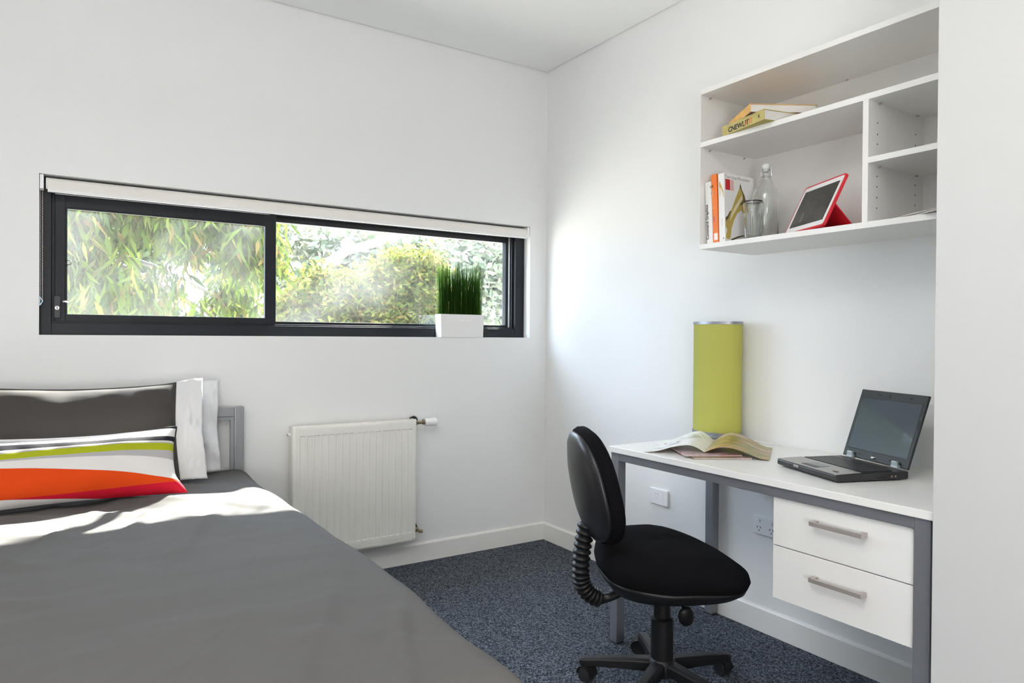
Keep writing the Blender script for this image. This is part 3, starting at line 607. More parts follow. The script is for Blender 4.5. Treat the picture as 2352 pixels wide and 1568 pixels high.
# ------------------------------------------------------------------ magazines on the desk
def print_mat(name, base, cols, scale=14, stretch=(1, 1, 1)):
    m = mat(name, base, .3); nt = m.node_tree; p = nt.nodes['Principled BSDF']
    tc = nt.nodes.new('ShaderNodeTexCoord'); mp = nt.nodes.new('ShaderNodeMapping'); mp.inputs['Scale'].default_value = stretch
    n = nt.nodes.new('ShaderNodeTexNoise'); n.inputs['Scale'].default_value = scale; n.inputs['Detail'].default_value = 6; n.inputs['Distortion'].default_value = 1.5
    nt.links.new(tc.outputs['Object'], mp.inputs[0]); nt.links.new(mp.outputs[0], n.inputs['Vector'])
    r = nt.nodes.new('ShaderNodeValToRGB'); e = r.color_ramp.elements; e[0].position = cols[0][0]; e[0].color = cols[0][1] + (1,); e[1].position = cols[-1][0]; e[1].color = cols[-1][1] + (1,)
    for pos, c in cols[1:-1]: q = e.new(pos); q.color = c + (1,)
    nt.links.new(n.outputs[0], r.inputs[0]); nt.links.new(r.outputs[0], p.inputs['Base Color']); return m
def make_open_mag():
    ang = math.atan2(-.82, .57)
    t = thing('open_magazine', 'glossy magazine lying open near the lamp on the desk', 'magazine', (-.455, -1.608, .7557), ang)
    # local +X along the front edge to the right, local +Y away from camera
    def hz(s, v, side):      # page height profile from spine (0) to outer edge (1)
        base = .0022 + .0128*(1-ss(.50, .96, s))
        if side > 0: h = .034*math.sin(min(1, s/.36)*math.pi*.5)*(1-ss(.25, .95, s)) + .004*math.sin(math.pi*min(1, s))
        else: h = .034*math.sin(min(1, s/.28)*math.pi*.5)*(1-ss(.20, .80, s)) + .003*math.sin(math.pi*min(1, s))
        return base + h*(.62+.38*v)
    M_l = print_mat('left_page_print', (.8, .8, .8), [(.3, (.84, .84, .83)), (.56, (.84, .84, .83)), (.60, (.52, .58, .36)), (.63, (.80, .80, .80)), (.70, (.55, .50, .62)), (.76, (.84, .84, .84))], 7, (1, 2.5, 1))
    M_r = print_mat('right_page_print', (.6, .6, .5), [(.3, (.10, .12, .03)), (.42, (.26, .26, .08)), (.50, (.42, .24, .06)), (.57, (.46, .34, .25)), (.72, (.60, .54, .45))], 6, (1, 3, 1))
    for side, nm, m in ((-1, 'left_pages', M_l), (1, 'right_pages', M_r)):
        mb = MB(); nu, nv = 28, 10; th = .0012
        top = [(side*(u/nu)*.214*(1-.03*(u/nu < .3)), -.004+.29*v/nv, hz(u/nu, v/nv, side)+th) for v in range(nv+1) for u in range(nu+1)]
        bot = [(x, y, z-th-(.0 if abs(x) > .12 else .0)) for x, y, z in top]
        n1 = nu+1; Fc = [(j*n1+i, j*n1+i+1, (j+1)*n1+i+1, (j+1)*n1+i) for j in range(nv) for i in range(nu)]; b = len(top)
        Fb = [tuple(b+k for k in reversed(f)) for f in Fc]
        edge = [j*n1 for j in range(nv, 0, -1)] + list(range(nu)) + [j*n1+nu for j in range(nv)] + [nv*n1+i for i in range(nu, 0, -1)]
        Fs = [(edge[k], edge[(k+1) % len(edge)], b+edge[(k+1) % len(edge)], b+edge[k]) for k in range(len(edge))]
        mb.add(top+bot, Fc); mb.f += Fb+Fs; mb.m += [0]*(len(Fb)+len(Fs)); mb.build(nm, m, t, smooth=False, angle=40)
    # plant drawing on the left page
    mb = MB(); M_gr = mat('green_drawing', (.30, .40, .12), .5)
    for x0, y0_, dx, dy in ((-.03, .17, -.05, .05), (-.035, .16, -.06, .02), (-.04, .15, -.05, -.02), (-.02, .20, -.03, .06), (-.03, .18, -.065, .035)):
        V = []
        for k in range(9):
            q = k/8; x = x0+dx*q; y = y0_+dy*q; z = hz(-x/.214, (y+.004)/.29, -1)+.0019; wd = .004*math.sin(math.pi*min(1, q+.1))
            V += [(x, y-wd, z), (x, y+wd, z)]
        mb.add(V, [(2*k, 2*k+1, 2*k+3, 2*k+2) for k in range(8)])
    mb.build('plant_drawing', M_gr, t)
    mb = MB(); M_vi = mat('violet_drawing', (.38, .34, .46), .5)
    for x0, y0_, dx, dy in ((-.10, .06, -.05, .03), (-.11, .06, -.05, -.01), (-.10, .07, -.02, .05), (-.13, .12, -.04, .03), (-.12, .12, .03, -.03), (-.15, .04, -.04, .03)):
        V = []
        for k in range(9):
            q = k/8; x = x0+dx*q; y = y0_+dy*q; z = hz(-x/.214, (y+.004)/.29, -1)+.0019; wd = .005*math.sin(math.pi*min(1, q+.1))
            V += [(x, y-wd, z), (x, y+wd, z)]
        mb.add(V, [(2*k, 2*k+1, 2*k+3, 2*k+2) for k in range(8)])
    mb.build('flower_drawing', M_vi, t)
    box('magazine_spine', M_paper, t, (-.004, -.004, .0086), (.004, .286, .0102))
thin_mag_z = .7559
def desk_mag(label, x, y, z, ang, m, th):
    t = thing('magazine', label, 'magazine', (x, y, z), ang); l_, w_ = .205, .270
    mb = MB(); mb.box(0, 0, 0, l_, w_, .0006); mb.box(0, 0, th-.0006, l_, w_, th); mb.box(-.0003, 0, 0, .0006, w_, th)
    mb.build('cover', m, t); box('pages', print_mat('tinted_page_edges', (.5, .4, .35), [(.35, (.55, .45, .40)), (.6, (.68, .60, .55))], 20, (1, 1, 60)), t, (.0006, .002, .0006), (l_-.002, w_-.002, th-.0006))
a_ = math.atan2(-.54, .84)
desk_mag('closed magazine on the bare desk, bottom of the pile by the lamp', -.538, -1.632, .7559, a_, print_mat('brown_cover_print', (.4, .3, .2), [(.35, (.35, .24, .12)), (.5, (.20, .16, .08)), (.62, (.50, .36, .34))], 9), .0060)
desk_mag('closed pinkish magazine sandwiched directly under the open magazine', -.545, -1.600, .7621, a_+R(3), print_mat('pink_cover_print', (.6, .4, .4), [(.35, (.50, .26, .30)), (.5, (.62, .52, .52)), (.62, (.42, .10, .16))], 11), .0048)
make_open_mag()

# ------------------------------------------------------------------ office chair
def make_chair():
    t = thing('office_chair', 'black fabric swivel chair with ribbed back support facing the desk', 'office chair', (-.680, -1.632, 0), R(-24))
    # local +X is the way the chair faces
    a0 = math.degrees(math.atan2(1.45*-1+1.632, -.848+.680)) + 24
    M_bp = mat('chair_plastic', (.009, .009, .010), .42, spec=.35); M_shell = mat('chair_shell', (.014, .014, .016), .34)
    def sq(th, ax, ay, n=3.2):
        c, s = math.cos(th), math.sin(th); return (ax*abs(c)**(2/n)*(1 if c >= 0 else -1), ay*abs(s)**(2/n)*(1 if s >= 0 else -1))
    # seat cushion: lofted rings
    def ring(ax, ay, z, n=48, cx=0, droop=0):
        out = []
        for k in range(n):
            x, y = sq(2*math.pi*k/n, ax, ay); f = ss(-.02, .23, x); b = ss(.05, .22, -x)
            yy = y*(1-.10*ss(.0, .24, -x)); out.append((x+cx, yy, z - droop*f + .010*b*(1 if droop else 0) + .012*(yy/ay)**2*(1-f)*(1 if droop else 0)))
        return out
    rings = [(.10, .11, .372, .0), (.205, .214, .374, .0), (.226, .238, .390, .004), (.232, .248, .420, .014), (.226, .244, .458, .032), (.208, .226, .480, .042), (.16, .175, .493, .036), (.09, .10, .498, .02), (.03, .03, .498, .004)]
    V = []; n = 48
    for ax, ay, z, dr in rings: V += ring(ax, ay, z, n, .018, dr)
    mb = MB(); Fc = [(i*n+j, i*n+(j+1) % n, (i+1)*n+(j+1) % n, (i+1)*n+j) for i in range(len(rings)-1) for j in range(n)] + [tuple(reversed(range(n))), tuple(range(len(V)-n, len(V)))]
    mb.add(V, Fc).build('seat_cushion', M_blackf, t, smooth=True)
    V = []
    for ax, ay, z, dr in [(.06, .07, .345, .0), (.15, .15, .347, .0), (.203, .205, .356, .0), (.220, .230, .372, .002), (.224, .236, .386, .002), (.18, .20, .386, .002)]: V += ring(ax, ay, z, n, .018, dr)
    MB().add(V, [(i*n+j, i*n+(j+1) % n, (i+1)*n+(j+1) % n, (i+1)*n+j) for i in range(5) for j in range(n)] + [tuple(reversed(range(n))), tuple(range(len(V)-n, len(V)))]).build('seat_pan', M_bp, t, smooth=True)
    # backrest: cushion + shell, oval plate tilted back
    bk = bpy.data.objects.new('backrest', None)
    def plate(d0, prof, hw, hh, n=48, n_e=2.5):
        V = []
        for s, d in prof:
            for k in range(n):
                yy, zz = sq(2*math.pi*k/n, hw*s, hh*s, n_e)
                zz2 = zz; yy *= 1-.10*(zz/hh) ; curve = -.030*((yy/hw)**2) * -1
                V.append((d0+d+curve*.9 - .010*math.cos(zz/hh*1.4), yy, zz2))
        Fc = [(i*n+j, i*n+(j+1) % n, (i+1)*n+(j+1) % n, (i+1)*n+j) for i in range(len(prof)-1) for j in range(n)] + [tuple(reversed(range(n))), tuple(range(len(V)-n, len(V)))]
        return V, Fc
    hw, hh = .198, .190
    V, Fc = plate(0, [(.86, -.002), (.97, .002), (1.0, .016), (.985, .034), (.92, .046), (.75, .054), (.45, .057), (.1, .058)], hw, hh)
    o = MB().add(V, Fc).build('backrest_cushion', M_blackf, t, smooth=True, loc=(-.262, 0, .690), rot=(0, R(-11), 0))
    V, Fc = plate(-.012, [(.2, -.020), (.55, -.018), (.82, -.010), (.92, .000), (.935, .010), (.90, .014)], hw, hh)
    MB().add(V, Fc).build('backrest_shell', M_shell, t, smooth=True, loc=(-.262, 0, .690), rot=(0, R(-11), 0))
    # ribbed gaiter over the back bar
    pts = []; NG = 16*8
    for k in range(NG+1):
        q = k/NG
        if q < .5: p = Vector((-.262-.020*math.sin(q/.5*1.6), 0, .565-.165*(q/.5)))
        else:
            a = (q-.5)/.5*math.pi*.43; p = Vector((-.282+.088*(1-math.cos(a)), 0, .400-.088*math.sin(a)))
        pts.append(p)
    rr_ = [.0215+.0090*(.5-.5*math.cos(2*math.pi*k/8))**.6 for k in range(NG+1)]
    MB().tube(pts, rr_, 20).build('gaiter', M_bp, t, angle=60)
    MB().tube([(-.215, 0, .314), (-.18, 0, .318), (-.13, 0, .336), (-.05, 0, .348)], [.018, .014, .013, .013], 12).build('back_bar', M_bp, t, smooth=True)
    MB().box(-.10, -.045, .330, .09, .045, .360).build('tilt_mechanism', M_bp, t, bevel=.006)
    lv = MB().tube([(.0, -.045, .345), (.015, -.09, .338), (.028, -.12, .315)], .005, 8).build('height_lever', M_bp, t, smooth=True)
    MB().lathe([(.004, -.036), (.018, -.028), (.0265, -.008), (.0265, .012), (.019, .028), (.005, .036)], (0, 0, 0), 20, sy=.55).build('lever_paddle', M_bp, lv, smooth=True, loc=(.030, -.128, .292), rot=(R(15), R(-20), 0))
    MB().lathe([(.004, 0), (.020, .002), (.024, .010), (.020, .018), (.004, .02)], (0, 0, 0), 16, sx=1.8).build('front_knob', M_bp, t, smooth=True, loc=(.14, -.12, .348))
    MB().lathe([(.014, .23), (.014, .36)], (0, 0, 0), 20).build('gas_spring', M_blackp, t, angle=30)
    MB().lathe([(.036, .085), (.037, .10), (.037, .238), (.030, .243), (.028, .245), (.028, .36)], (0, 0, 0), 32).build('column_cover', M_bp, t, angle=30)
    MB().lathe([(.030, .048), (.046, .055), (.050, .075), (.046, .100), (.038, .108)], (0, 0, 0), 32).build('base_hub', M_bp, t, angle=40)
    for k in range(5):
        a = R(a0 + 72*k); ca, sa = math.cos(a), math.sin(a); rad = .262
        V = []; st = 9
        for i in range(st+1):
            q = i/st; r_ = .030+(rad-.030)*q; zt_ = .104-.026*q**1.3; hwid = .026*(1-q)+.0165*q; dp = .040*(1-q)+.026*q
            for (yy, zz) in ((-hwid, zt_-dp), (-hwid, zt_-.008), (-hwid*.6, zt_), (hwid*.6, zt_), (hwid, zt_-.008), (hwid, zt_-dp)): V.append((r_*ca-yy*sa, r_*sa+yy*ca, zz))
        # rounded tip
        for (yy, zz) in ((-.012, .056), (-.012, .070), (-.008, .074), (.008, .074), (.012, .070), (.012, .056)): V.append(((rad+.014)*ca-yy*sa, (rad+.014)*sa+yy*ca, zz))
        m6 = 6; rws = st+2
        Fc = [(i*m6+j, i*m6+(j+1) % m6, (i+1)*m6+(j+1) % m6, (i+1)*m6+j) for i in range(rws-1) for j in range(m6)] + [tuple(reversed(range(m6))), tuple(range((rws-1)*m6, rws*m6))]
        MB().add(V, Fc).build('spoke', M_bp, t, bevel=.002)
        # castor
        sw = a + R((150, 40, 215, 100, 70)[k]); cx, cy = rad*ca, rad*sa
        ct = bpy.data.objects.new('castor', MB().tube([(0, 0, .045), (0, 0, .060)], [.011, .009], 12).mesh('castor', M_bp)); C.objects.link(ct); ct.parent = t
        ct.location = (cx, cy, 0); ct.rotation_euler = (0, 0, sw)
        for s in (-1, 1): MB().lathe([(.010, -.009), (.0225, -.009), (.0255, -.006), (.0255, .005), (.021, .008), (.010, .009)], (0, 0, 0), 26).build('wheel', M_blackp, ct, angle=30, loc=(.014, s*.0125, .0256), rot=(R(90), 0, 0))
        hood = [(-.014+.014+.029*math.cos(R(q)), .0256+.029*math.sin(R(q))) for q in range(-5, 186, 15)]; inner_ = [(.026*math.cos(R(q)), .0256+.026*math.sin(R(q))) for q in range(185, -6, -15)]
        MB().prism([(p[0]+.014, p[1]) for p in hood+inner_], lambda x, z, y: (x, y, z), -.0225, .0225).build('hood', M_bp, ct)
make_chair()

# ------------------------------------------------------------------ bed
BX0, BX1 = -2.77, -1.69
def make_bed():
    t = thing('bed', 'single bed frame with a square silver tube headboard', 'bed', ((BX0+BX1)/2, -1.1, 0)); o = ((BX0+BX1)/2, -1.1, 0)
    P = lambda x, y, z: (x-o[0], y-o[1], z-o[2])
    ya, yb2 = -.050, -.022
    hb = []
    for x in (BX0-.03, -1.722): hb.append(box('headboard_post', M_head, t, P(x, ya-.008, 0), P(x+.040, yb2, .855), .003, seg=3))
    box('headboard_rail', M_head, t, P(BX0+.01, ya-.008, .812), P(-1.722, yb2, .855), .003); box('headboard_rail', M_head, t, P(BX0+.01, ya, .46), P(-1.722, yb2, .50), .003)
    box('inner_frame', M_head, t, P(-1.737, ya-.002, .50), P(-1.722, yb2-.003, .812), .001); box('inner_frame', M_head, t, P(BX0+.01, ya-.002, .797), P(-1.737, yb2-.003, .812), .001)
    for x in (BX0+.02, BX1-.10): box('side_rail', M_head, t, P(x, -2.15, .24), P(x+.03, ya-.01, .29), .002)
    for x in (BX0+.02, BX1-.11): box('leg', M_head, t, P(x, -2.15, 0), P(x+.04, -2.11, .24), .002)
    box('mattress', mat('mattress_ticking', (.7, .7, .68), .8), t, P(BX0+.02, -2.16, .29), P(BX1-.03, -.075, .53), .03, seg=4)
make_bed()

M_sheet = mat('grey_duvet_cotton', (.114, .109, .106), .9, bump=.12, bscale=500, spec=.12)
def make_duvet():
    xc = (BX0+BX1)/2-.0; Wt = .566; yh, yf = -.085, -2.30; top = .583; Rr = .072
    def bend(s, half):       # s arc coord from centre, returns lateral, drop
        sg = 1 if s >= 0 else -1; s = abs(s); flat = half-Rr
        if s < flat: return sg*s, 0
        a = (s-flat)/Rr
        if a < math.pi/2: return sg*(flat+Rr*math.sin(a)), Rr*(1-math.cos(a))
        d = s-flat-Rr*math.pi/2
        return sg*(half+.02*math.sin(min(d*9, 1.5))), Rr+d
    hang = .26; Sx = Wt-Rr+Rr*math.pi/2+hang; yc = (yh+yf)/2; Hy = (yh-yf)/2
    nu, nv = 150, 190
    V = []
    for j in range(nv+1):
        q = j/nv; s = q*(2*Hy-Rr+Rr*math.pi/2+hang)-Hy      # from head (-Hy) to foot, hangs only at the foot
        yl, dy = bend(s, Hy) if s > 0 else (s, 0)
        y = yc - yl
        for i in range(nu+1):
            p = (i/nu*2-1)*Sx
            half = Wt - .002 + .030*math.exp(-((y+1.45)/.5)**2) + .012*ss(-2.0, -2.25, y) + .005*math.sin(y*7+1) + .006*ss(-1.0, -.6, y)
            xl, dx = bend(p, half)
            x = xc + xl; rt = (BX1+.02)
            z = top - max(dx, dy) - .25*min(dx, dy)
            e = min(1, max(0, 1-abs(xl)/half))
            # broad puffs and soft folds
            amp = ss(0, .25, e)
            z += amp*(.012*fbm(x, y, 0, 2.2) + .008*fbm(x, y*1.5, 3, 5) + .0028*fbm(x*.8, y*1.8, 9, 12) + .014*math.exp(-((y+.70)/.30)**2)*ss(.1, .6, e))
            f = math.sin((x*.55+y)*24+2.5*fbm(x, y, 1, 1.7)); z += .011*amp*max(0, f)**3*ss(-.15, .25, fbm(x, y, 7, 1.4))
            f = math.sin((x*1.2-y*.5)*26+3*fbm(x, y, 5, 1.5)); z += .010*amp*max(0, f)**4*ss(-.05, .3, fbm(x, y, 11, 1.7))
            z -= .020*ss(.30, .0, -y)*0
            x += .006*fbm(x, y, z, 6)*(1-amp); y2 = y
            if dx > .05: x += .012*math.sin(y*14+1.3*fbm(0, y, 0, 3))*ss(.05, .3, dx)
            V.append((x, y2, max(z, .10)))
    n1 = nu+1; mb = MB().add(V, [(j*n1+i, j*n1+i+1, (j+1)*n1+i+1, (j+1)*n1+i) for j in range(nv) for i in range(nu)])
    o = mb.build('duvet', M_sheet, None, smooth=True); so = o.modifiers.new('th', 'SOLIDIFY'); so.thickness = .012; so.offset = -1
    tag(o, 'plain grey duvet spread over the bed with a sunlit patch', 'duvet')
make_duvet()

M_pgrey = mat('charcoal_pillowcase', (.058, .053, .050), .8, bump=.1, bscale=600, spec=.2); M_pwhite = mat('white_pillow_flange', (.64, .64, .655), .7, bump=.1, bscale=600)
M_back = mat('blue_grey_pillow_back', (.20, .21, .25), .8)
def pillow(label, x0, x1, ybot, ytop, zb, zt, T, fl, seed, cat='pillow', mats=None, name='pillow', flm=None, sag=0, ears=(0, 0)):
    """upright pillow leaning back: u runs along x, v up; front faces the room"""
    t = thing(name, label, cat, ((x0+x1)/2, (ybot+ytop)/2, zb)); o = ((x0+x1)/2, (ybot+ytop)/2, zb)
    up = Vector((0, ytop-ybot, zt-zb)); Hh = up.length; up.normalize(); nrm = Vector((0, -up.z, up.y)); Wd = x1-x0; fu = fl/Wd
    def pt(u, v, side):
        uu = min(1, max(0, (u-fu*0-0)/(1-fu))) if fl else u
        # body spans u in [0, 1-fu]; flange beyond
        cu = abs(2*uu-1); cv = abs(2*v-1)
        prof = (max(0, 1-cu**3.2))**.55*(max(0, 1-cv**2.6))**.6
        th = T*prof
        wr = .010*fbm(u*4+seed, v*3, seed, 1.3)+.004*fbm(u*9, v*9+seed, seed, 1.4)
        pin = .028*(cv**2)*0
        edge = math.sin(math.pi*v)*.012 ; ee = math.sin(math.pi*u)
        x = x0+Wd*u; hgt = Hh*v
        if u > .5: x -= edge*ss(.6, 1, u)
        else: x += edge*ss(.6, 1, 1-u)
        hgt -= (.022*ee + sag*math.exp(-((u-.45)/.25)**2))*ss(.4, 1, v); hgt += .006*ee*ss(.4, 1, 1-v)
        hgt += (ears[0]*ss(.8, 1, u)*ss(.75, 1, v))
        w_ = side*th + (wr if side > 0 else wr*.6)*ss(0, .25, prof) + (.010*math.sin(v*13+u*40+seed)*ss(1-fu, 1, u)*.9 + .006*fbm(v*14, u*60, seed)*ss(1-fu, 1-fu*.7, u) if fl else 0)
        p = Vector((x-o[0], ybot-o[1], 0)) + up*hgt + nrm*w_
        return p
    nu, nv = 64, 40
    mp = mats or (M_pgrey, M_pwhite)
    def part(ua, ub, nm, m, n):
        mb = MB()
        for side in (1, -1): mb.grid(lambda a, b: pt(ua+(ub-ua)*a, b, side), n, nv)
        ob = mb.build(nm, m, t, smooth=True); bm = bmesh.new(); bm.from_mesh(ob.data); bmesh.ops.remove_doubles(bm, verts=bm.verts, dist=.0004); bm.to_mesh(ob.data); bm.free()
        return ob
    if fl:
        part(0, 1-fu, 'pillow_body', mp[0], nu); f_ = part(1-fu, 1, 'flange', mp[1], 16); s_ = f_.modifiers.new('th', 'SOLIDIFY'); s_.thickness = .003
    else: part(0, 1, 'pillow_body', mp[0], nu)
    return t, pt
pillow('grey pillow with a white flange leaning on the headboard, hindmost', -2.68, -1.798, -.175, -.125, .600, .978, .036, .105, 3, ears=(.006, 0))
pillow('grey pillow with a white flange standing behind the striped cushion', -2.70, -1.876, -.330, -.215, .604, .985, .058, .100, 8, ears=(.012, 0))

def cushion_mat():
    m = mat('striped_cushion_print', (.7, .68, .66), .8, bump=.08, bscale=600, spec=.2); nt = m.node_tree; p = nt.nodes['Principled BSDF']
    uv = nt.nodes.new('ShaderNodeUVMap'); sp = nt.nodes.new('ShaderNodeSeparateXYZ'); nt.links.new(uv.outputs[0], sp.inputs[0])
    def mth(op, a, b):
        n = nt.nodes.new('ShaderNodeMath'); n.operation = op
        for k, q in enumerate((a, b)):
            if isinstance(q, (int, float)): n.inputs[k].default_value = q
            else: nt.links.new(q, n.inputs[k])
        return n.outputs[0]
    u, v = sp.outputs[0], sp.outputs[1]
    def thr(y0_, y1_, y2_):
        A = np.array([[1, x, x*x] for x in (.137, .6, 1.0)]); a, b, c = np.linalg.solve(A, np.array([y0_, y1_, y2_]))
        return mth('ADD', float(a), mth('MULTIPLY', u, mth('ADD', float(b), mth('MULTIPLY', u, float(c)))))
    W_ = (.62, .60, .585); G = (.37, .355, .365); K = (.012, .012, .018); LM = (.33, .37, .010); O = (.60, .052, .002); RD = (.52, .006, .025)
    prev = None
    def mix(prev, col, t_):
        k = mth('MULTIPLY', mth('SUBTRACT', v, t_), 160.0); k = mth('MINIMUM', mth('MAXIMUM', k, 0.0), 1.0)
        n = nt.nodes.new('ShaderNodeMix'); n.data_type = 'RGBA'; nt.links.new(k, n.inputs[0])
        if isinstance(prev, tuple): n.inputs[6].default_value = prev + (1,)
        else: nt.links.new(prev, n.inputs[6])
        n.inputs[7].default_value = col + (1,); return n.outputs[2]
    col = W_
    for c, t3 in ((RD, (.11, .0, -.03)), (O, (.095, .085, .155)), (W_, (.510, .365, .172)), (G, (.585, .565, .475)), (LM, (.605, .630, .605)), (G, (.690, .745, .715)), (W_, (.720, .760, .735)), (K, (.750, .785, .755)), (W_, (.855, .855, .835)), (K, (.885, .925, .97))):
        col = mix(col, c, thr(*t3))
    nt.links.new(col, p.inputs['Base Color']); return m
def make_cushion():
    x0, x1 = -2.66, -2.008; t = thing('striped_cushion', 'oblong cushion with black, lime, white and orange-red bands, frontmost on the bed', 'cushion', ((x0+x1)/2, -.50, .575)); o = ((x0+x1)/2, -.50, .575)
    yb_, yt_, zb, zt = -.575, -.462, .606, .830
    up = Vector((0, yt_-yb_, zt-zb)); Hh = up.length; up.normalize(); nrm = Vector((0, -up.z, up.y)); T = .062
    def pt(u, v, side):
        cu, cv = abs(2*u-1), abs(2*v-1); prof = (max(0, 1-cu**3.5))**.5*(max(0, 1-cv**2.6))**.6
        x = x0+(x1-x0)*u - .016*math.sin(math.pi*v)*ss(.6, 1, u) + .016*math.sin(math.pi*v)*ss(.6, 1, 1-u)
        hgt = Hh*v - .016*math.sin(math.pi*u)*ss(.5, 1, v) + .010*math.sin(math.pi*u)*ss(.5, 1, 1-v)
        wr = .005*fbm(u*5, v*3, 2, 1.5)
        # bottom right corner pokes forward
        return Vector((x-o[0] + .022*ss(.8, 1, u)*ss(.7, 1, 1-v), yb_-o[1], zb-o[2])) + up*hgt + nrm*(side*T*prof+wr*ss(0, .3, prof))
    nu, nv = 90, 60; mb = MB(); fc = []
    for side in (1, -1): mb.grid(lambda a, b: pt(a, b, side), nu, nv)
    me = bpy.data.meshes.new('cushion_cover'); me.from_pydata(mb.v, [], mb.f); me.materials.append(cushion_mat())
    ul = me.uv_layers.new(name='UVMap'); n1 = (nu+1)*(nv+1)
    vi = np.empty(len(me.loops), dtype=np.int32); me.loops.foreach_get('vertex_index', vi); k = vi % n1
    uvs = np.stack([(k % (nu+1))/nu, (k//(nu+1))/nv], 1).astype(np.float32); ul.data.foreach_set('uv', uvs.ravel())
    me.polygons.foreach_set('use_smooth', [True]*len(me.polygons))
    ob = bpy.data.objects.new('cushion_cover', me); C.objects.link(ob); ob.parent = t
    M_pip = mat('black_piping', (.02, .02, .025), .6)
    MB().tube([pt(1, v, 1)+Vector((.0015, 0, 0)) for v in [.62+.38*i/14 for i in range(15)]] + [pt(u, 1, 1)+Vector((0, 0, .002)) for u in (.985, .96, .93)], .0028, 6).build('piping', M_pip, t, smooth=True)
make_cushion()

# ------------------------------------------------------------------ outside: trees
def leaves(name, centres, per, spread, ln, wd, droop, m, parent, seed):
    g = np.random.default_rng(seed); n = len(centres)*per
    c = np.repeat(np.array(centres), per, 0) + g.normal(0, 1, (n, 3))*np.array(spread)
    d = g.normal(0, 1, (n, 3)); d[:, 2] = d[:, 2]*.5 - droop; d /= np.linalg.norm(d, axis=1, keepdims=True)
    s = np.cross(d, g.normal(0, 1, (n, 3))); s /= np.linalg.norm(s, axis=1, keepdims=True)
    L_ = ln*g.uniform(.6, 1.3, (n, 1)); W_ = wd*g.uniform(.7, 1.3, (n, 1)); bend_ = np.cross(s, d)*L_*.12
    V = np.stack([c, c+d*L_*.4+s*W_+bend_, c+d*L_, c+d*L_*.4-s*W_+bend_], 1).reshape(-1, 3)
    me = bpy.data.meshes.new(name); k = n
    me.vertices.add(4*k); me.vertices.foreach_set('co', V.astype(np.float32).ravel()); me.loops.add(4*k); me.polygons.add(k)
    me.loops.foreach_set('vertex_index', np.arange(4*k, dtype=np.int32)); me.polygons.foreach_set('loop_start', np.arange(0, 4*k, 4, dtype=np.int32))
    me.update(calc_edges=True); me.materials.append(m)
    o = bpy.data.objects.new(name, me); C.objects.link(o); o.parent = parent; o['kind'] = 'stuff'; return o
def tree(name, label, base, limbs, clusters, per, spread, ln, wd, droop, m, seed, group=None):
    t = thing(name, label, 'tree', base, 0, group); B = Vector(base)
    for k, (pts, r0, r1) in enumerate(limbs):
        pts = [Vector(p)-B for p in pts]; n = len(pts)
        MB().tube(pts, [r0+(r1-r0)*i/(n-1) for i in range(n)], 8).build('trunk' if k == 0 else 'branch', M_bark, t, smooth=True)
    leaves('foliage', [tuple(Vector(c)-B) for c in clusters], per, spread, ln, wd, droop, m, t, seed)
g_ = np.random.default_rng(11)
def blob(c, r, n): return [tuple(np.array(c)+g_.normal(0, 1, 3)*np.array(r)*.6) for _ in range(n)]
def fill(x0, x1, y0_, y1_, z0, z1, n): return [tuple(g_.uniform((x0, y0_, z0), (x1, y1_, z1))) for _ in range(n)]
# drooping gum tree seen through the left sash
cl = (fill(-2.75, -1.95, 2.9, 3.6, 1.45, 2.65, 120) + fill(-1.95, -1.45, 3.0, 3.6, 2.02, 2.7, 44) + fill(-1.5, -1.1, 3.1, 3.6, 2.2, 2.7, 30) + fill(-1.08, -.72, 3.1, 3.7, 1.78, 2.7, 50)
      + fill(-1.9, -1.5, 3.3, 3.7, 1.35, 1.70, 12) + fill(-1.15, -.85, 3.6, 3.9, 1.50, 1.62, 9) + fill(-1.45, -1.25, 3.4, 3.7, 1.95, 2.1, 5)
      + blob((-3.7, 3.6, 2.2), (.5, .6, .9), 40) + blob((-1.7, 3.9, 3.0), (.8, .5, .2), 50))
tree('gum_tree', 'gum tree with long drooping leaves outside the left half of the window', (-3.3, 4.4, -.3),
     [([(-3.3, 4.4, -.3), (-3.2, 4.3, 1.2), (-2.9, 4.1, 2.6), (-2.5, 3.9, 3.6)], .14, .07), ([(-2.95, 4.15, 2.3), (-2.2, 3.9, 1.92), (-1.82, 3.8, 1.72), (-1.5, 3.8, 1.56), (-1.05, 3.8, 1.27)], .040, .026), ([(-2.9, 4.1, 2.6), (-1.8, 3.7, 2.85), (-.9, 3.6, 2.75)], .05, .02),
      ([(-2.2, 3.85, 1.95), (-1.65, 3.75, 1.78), (-1.35, 3.75, 1.64), (-.95, 3.8, 1.42)], .022, .014)],
     cl, 28, (.08, .09, .10), .21, .017, 1.8, M_leafA, 1)
# yellow green bush in the right pane
cl = (fill(.05, 1.6, 6.0, 6.6, 1.15, 1.72, 130) + fill(.5, 1.6, 6.1, 6.6, 1.6, 2.02, 44) + fill(1.5, 2.35, 6.0, 6.6, 1.2, 2.32, 120) + fill(2.3, 3.0, 6.1, 6.6, 1.15, 1.62, 34))
tree('yellow_bush', 'yellow green small leaved bush outside the right half of the window', (1.3, 6.7, -.3),
     [([(1.3, 6.7, -.3), (1.3, 6.6, .5), (1.5, 6.5, 1.2)], .07, .03)], cl, 60, (.11, .12, .11), .11, .021, .7, M_leafB, 2)
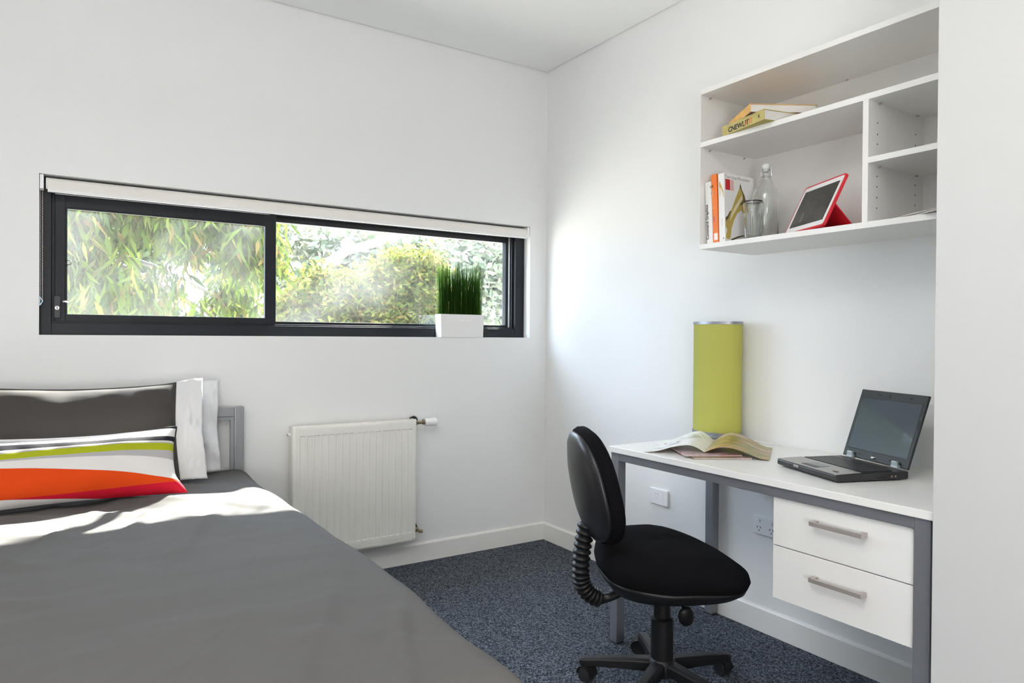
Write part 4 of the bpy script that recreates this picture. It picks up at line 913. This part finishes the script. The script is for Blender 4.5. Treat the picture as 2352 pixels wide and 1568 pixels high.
# pale tree behind
cl = fill(1.3, 2.7, 8.3, 9.0, 2.3, 3.0, 46) + fill(2.8, 5.6, 8.3, 9.0, 1.3, 3.1, 210) + fill(.7, 3.0, 8.3, 9.0, 1.4, 2.2, 80) + fill(.3, 1.0, 8.5, 9.0, 2.6, 3.1, 10)
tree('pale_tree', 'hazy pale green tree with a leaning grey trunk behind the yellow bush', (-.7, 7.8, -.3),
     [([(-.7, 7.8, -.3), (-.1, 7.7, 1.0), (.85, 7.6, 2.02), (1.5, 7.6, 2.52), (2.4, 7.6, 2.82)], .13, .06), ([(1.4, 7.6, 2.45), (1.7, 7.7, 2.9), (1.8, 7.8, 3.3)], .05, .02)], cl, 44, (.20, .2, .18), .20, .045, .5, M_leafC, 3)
# dense trees further back
cl = fill(-3.7, -1.15, 10.1, 10.9, .9, 3.9, 190) + fill(-1.15, -.30, 10.1, 10.9, 2.65, 3.9, 30) + fill(.15, .6, 10.1, 10.9, 2.0, 3.8, 22) + fill(-1.2, .9, 10.1, 10.9, .8, 1.5, 50)
tree('dense_tree', 'shaded blue green tree further back behind the drooping gum tree', (-1.9, 10.6, -.3),
     [([(-1.9, 10.6, -.3), (-1.9, 10.5, 1.2), (-1.7, 10.4, 2.6)], .12, .06)], cl, 44, (.16, .2, .15), .25, .055, .9, M_leafD, 5)
# unseen tree added to the right, its crown keeps sun off the carpet
cl = blob((3.0, 3.4, 4.8), (.85, .8, .75), 170) + blob((3.6, 3.0, 3.8), (.6, .7, .7), 80)
tree('sun_blocking_tree', 'unseen tall tree added to the right of the window to block the sun', (5.0, 4.2, -.3),
     [([(5.0, 4.2, -.3), (4.8, 4.0, 1.6), (4.1, 3.7, 3.4), (3.2, 3.4, 4.6)], .16, .06)], cl, 70, (.14, .14, .14), .12, .018, .8, M_leafA, 4)

# neighbour's shed roof, corrugated
def make_house():
    o = (-.4, 12.5, -.3); t = thing('neighbour_house', 'low neighbouring house with a pale corrugated roof beyond the gum tree', 'house', o)
    box('wall', mat('house_wall', (.55, .50, .46), .8), t, (-3.2, 0, 0), (3.2, 4, 1.75), .0)
    mb = MB(); n = 200
    def f(u, v): return (-3.5+7.0*u, -.4+2.4*v, 1.72+.75*v + .02*math.sin(u*2*math.pi*46))
    mb.grid(f, 46*8, 1); mb.build('roof', mat('corrugated_roof', (.62, .60, .60), .5), t, smooth=True)
    MB().grid(lambda u, v: (-3.5+7*u, 2.0+2.4*v, 2.47-.75*v+.02*math.sin(u*2*math.pi*46)), 46*8, 1).build('roof', bpy.data.materials['corrugated_roof'], t, smooth=True)
    box('gutter', mat('gutter', (.5, .5, .52), .5), t, (-3.5, -.50, 1.62), (3.5, -.38, 1.72), .01)
make_house()
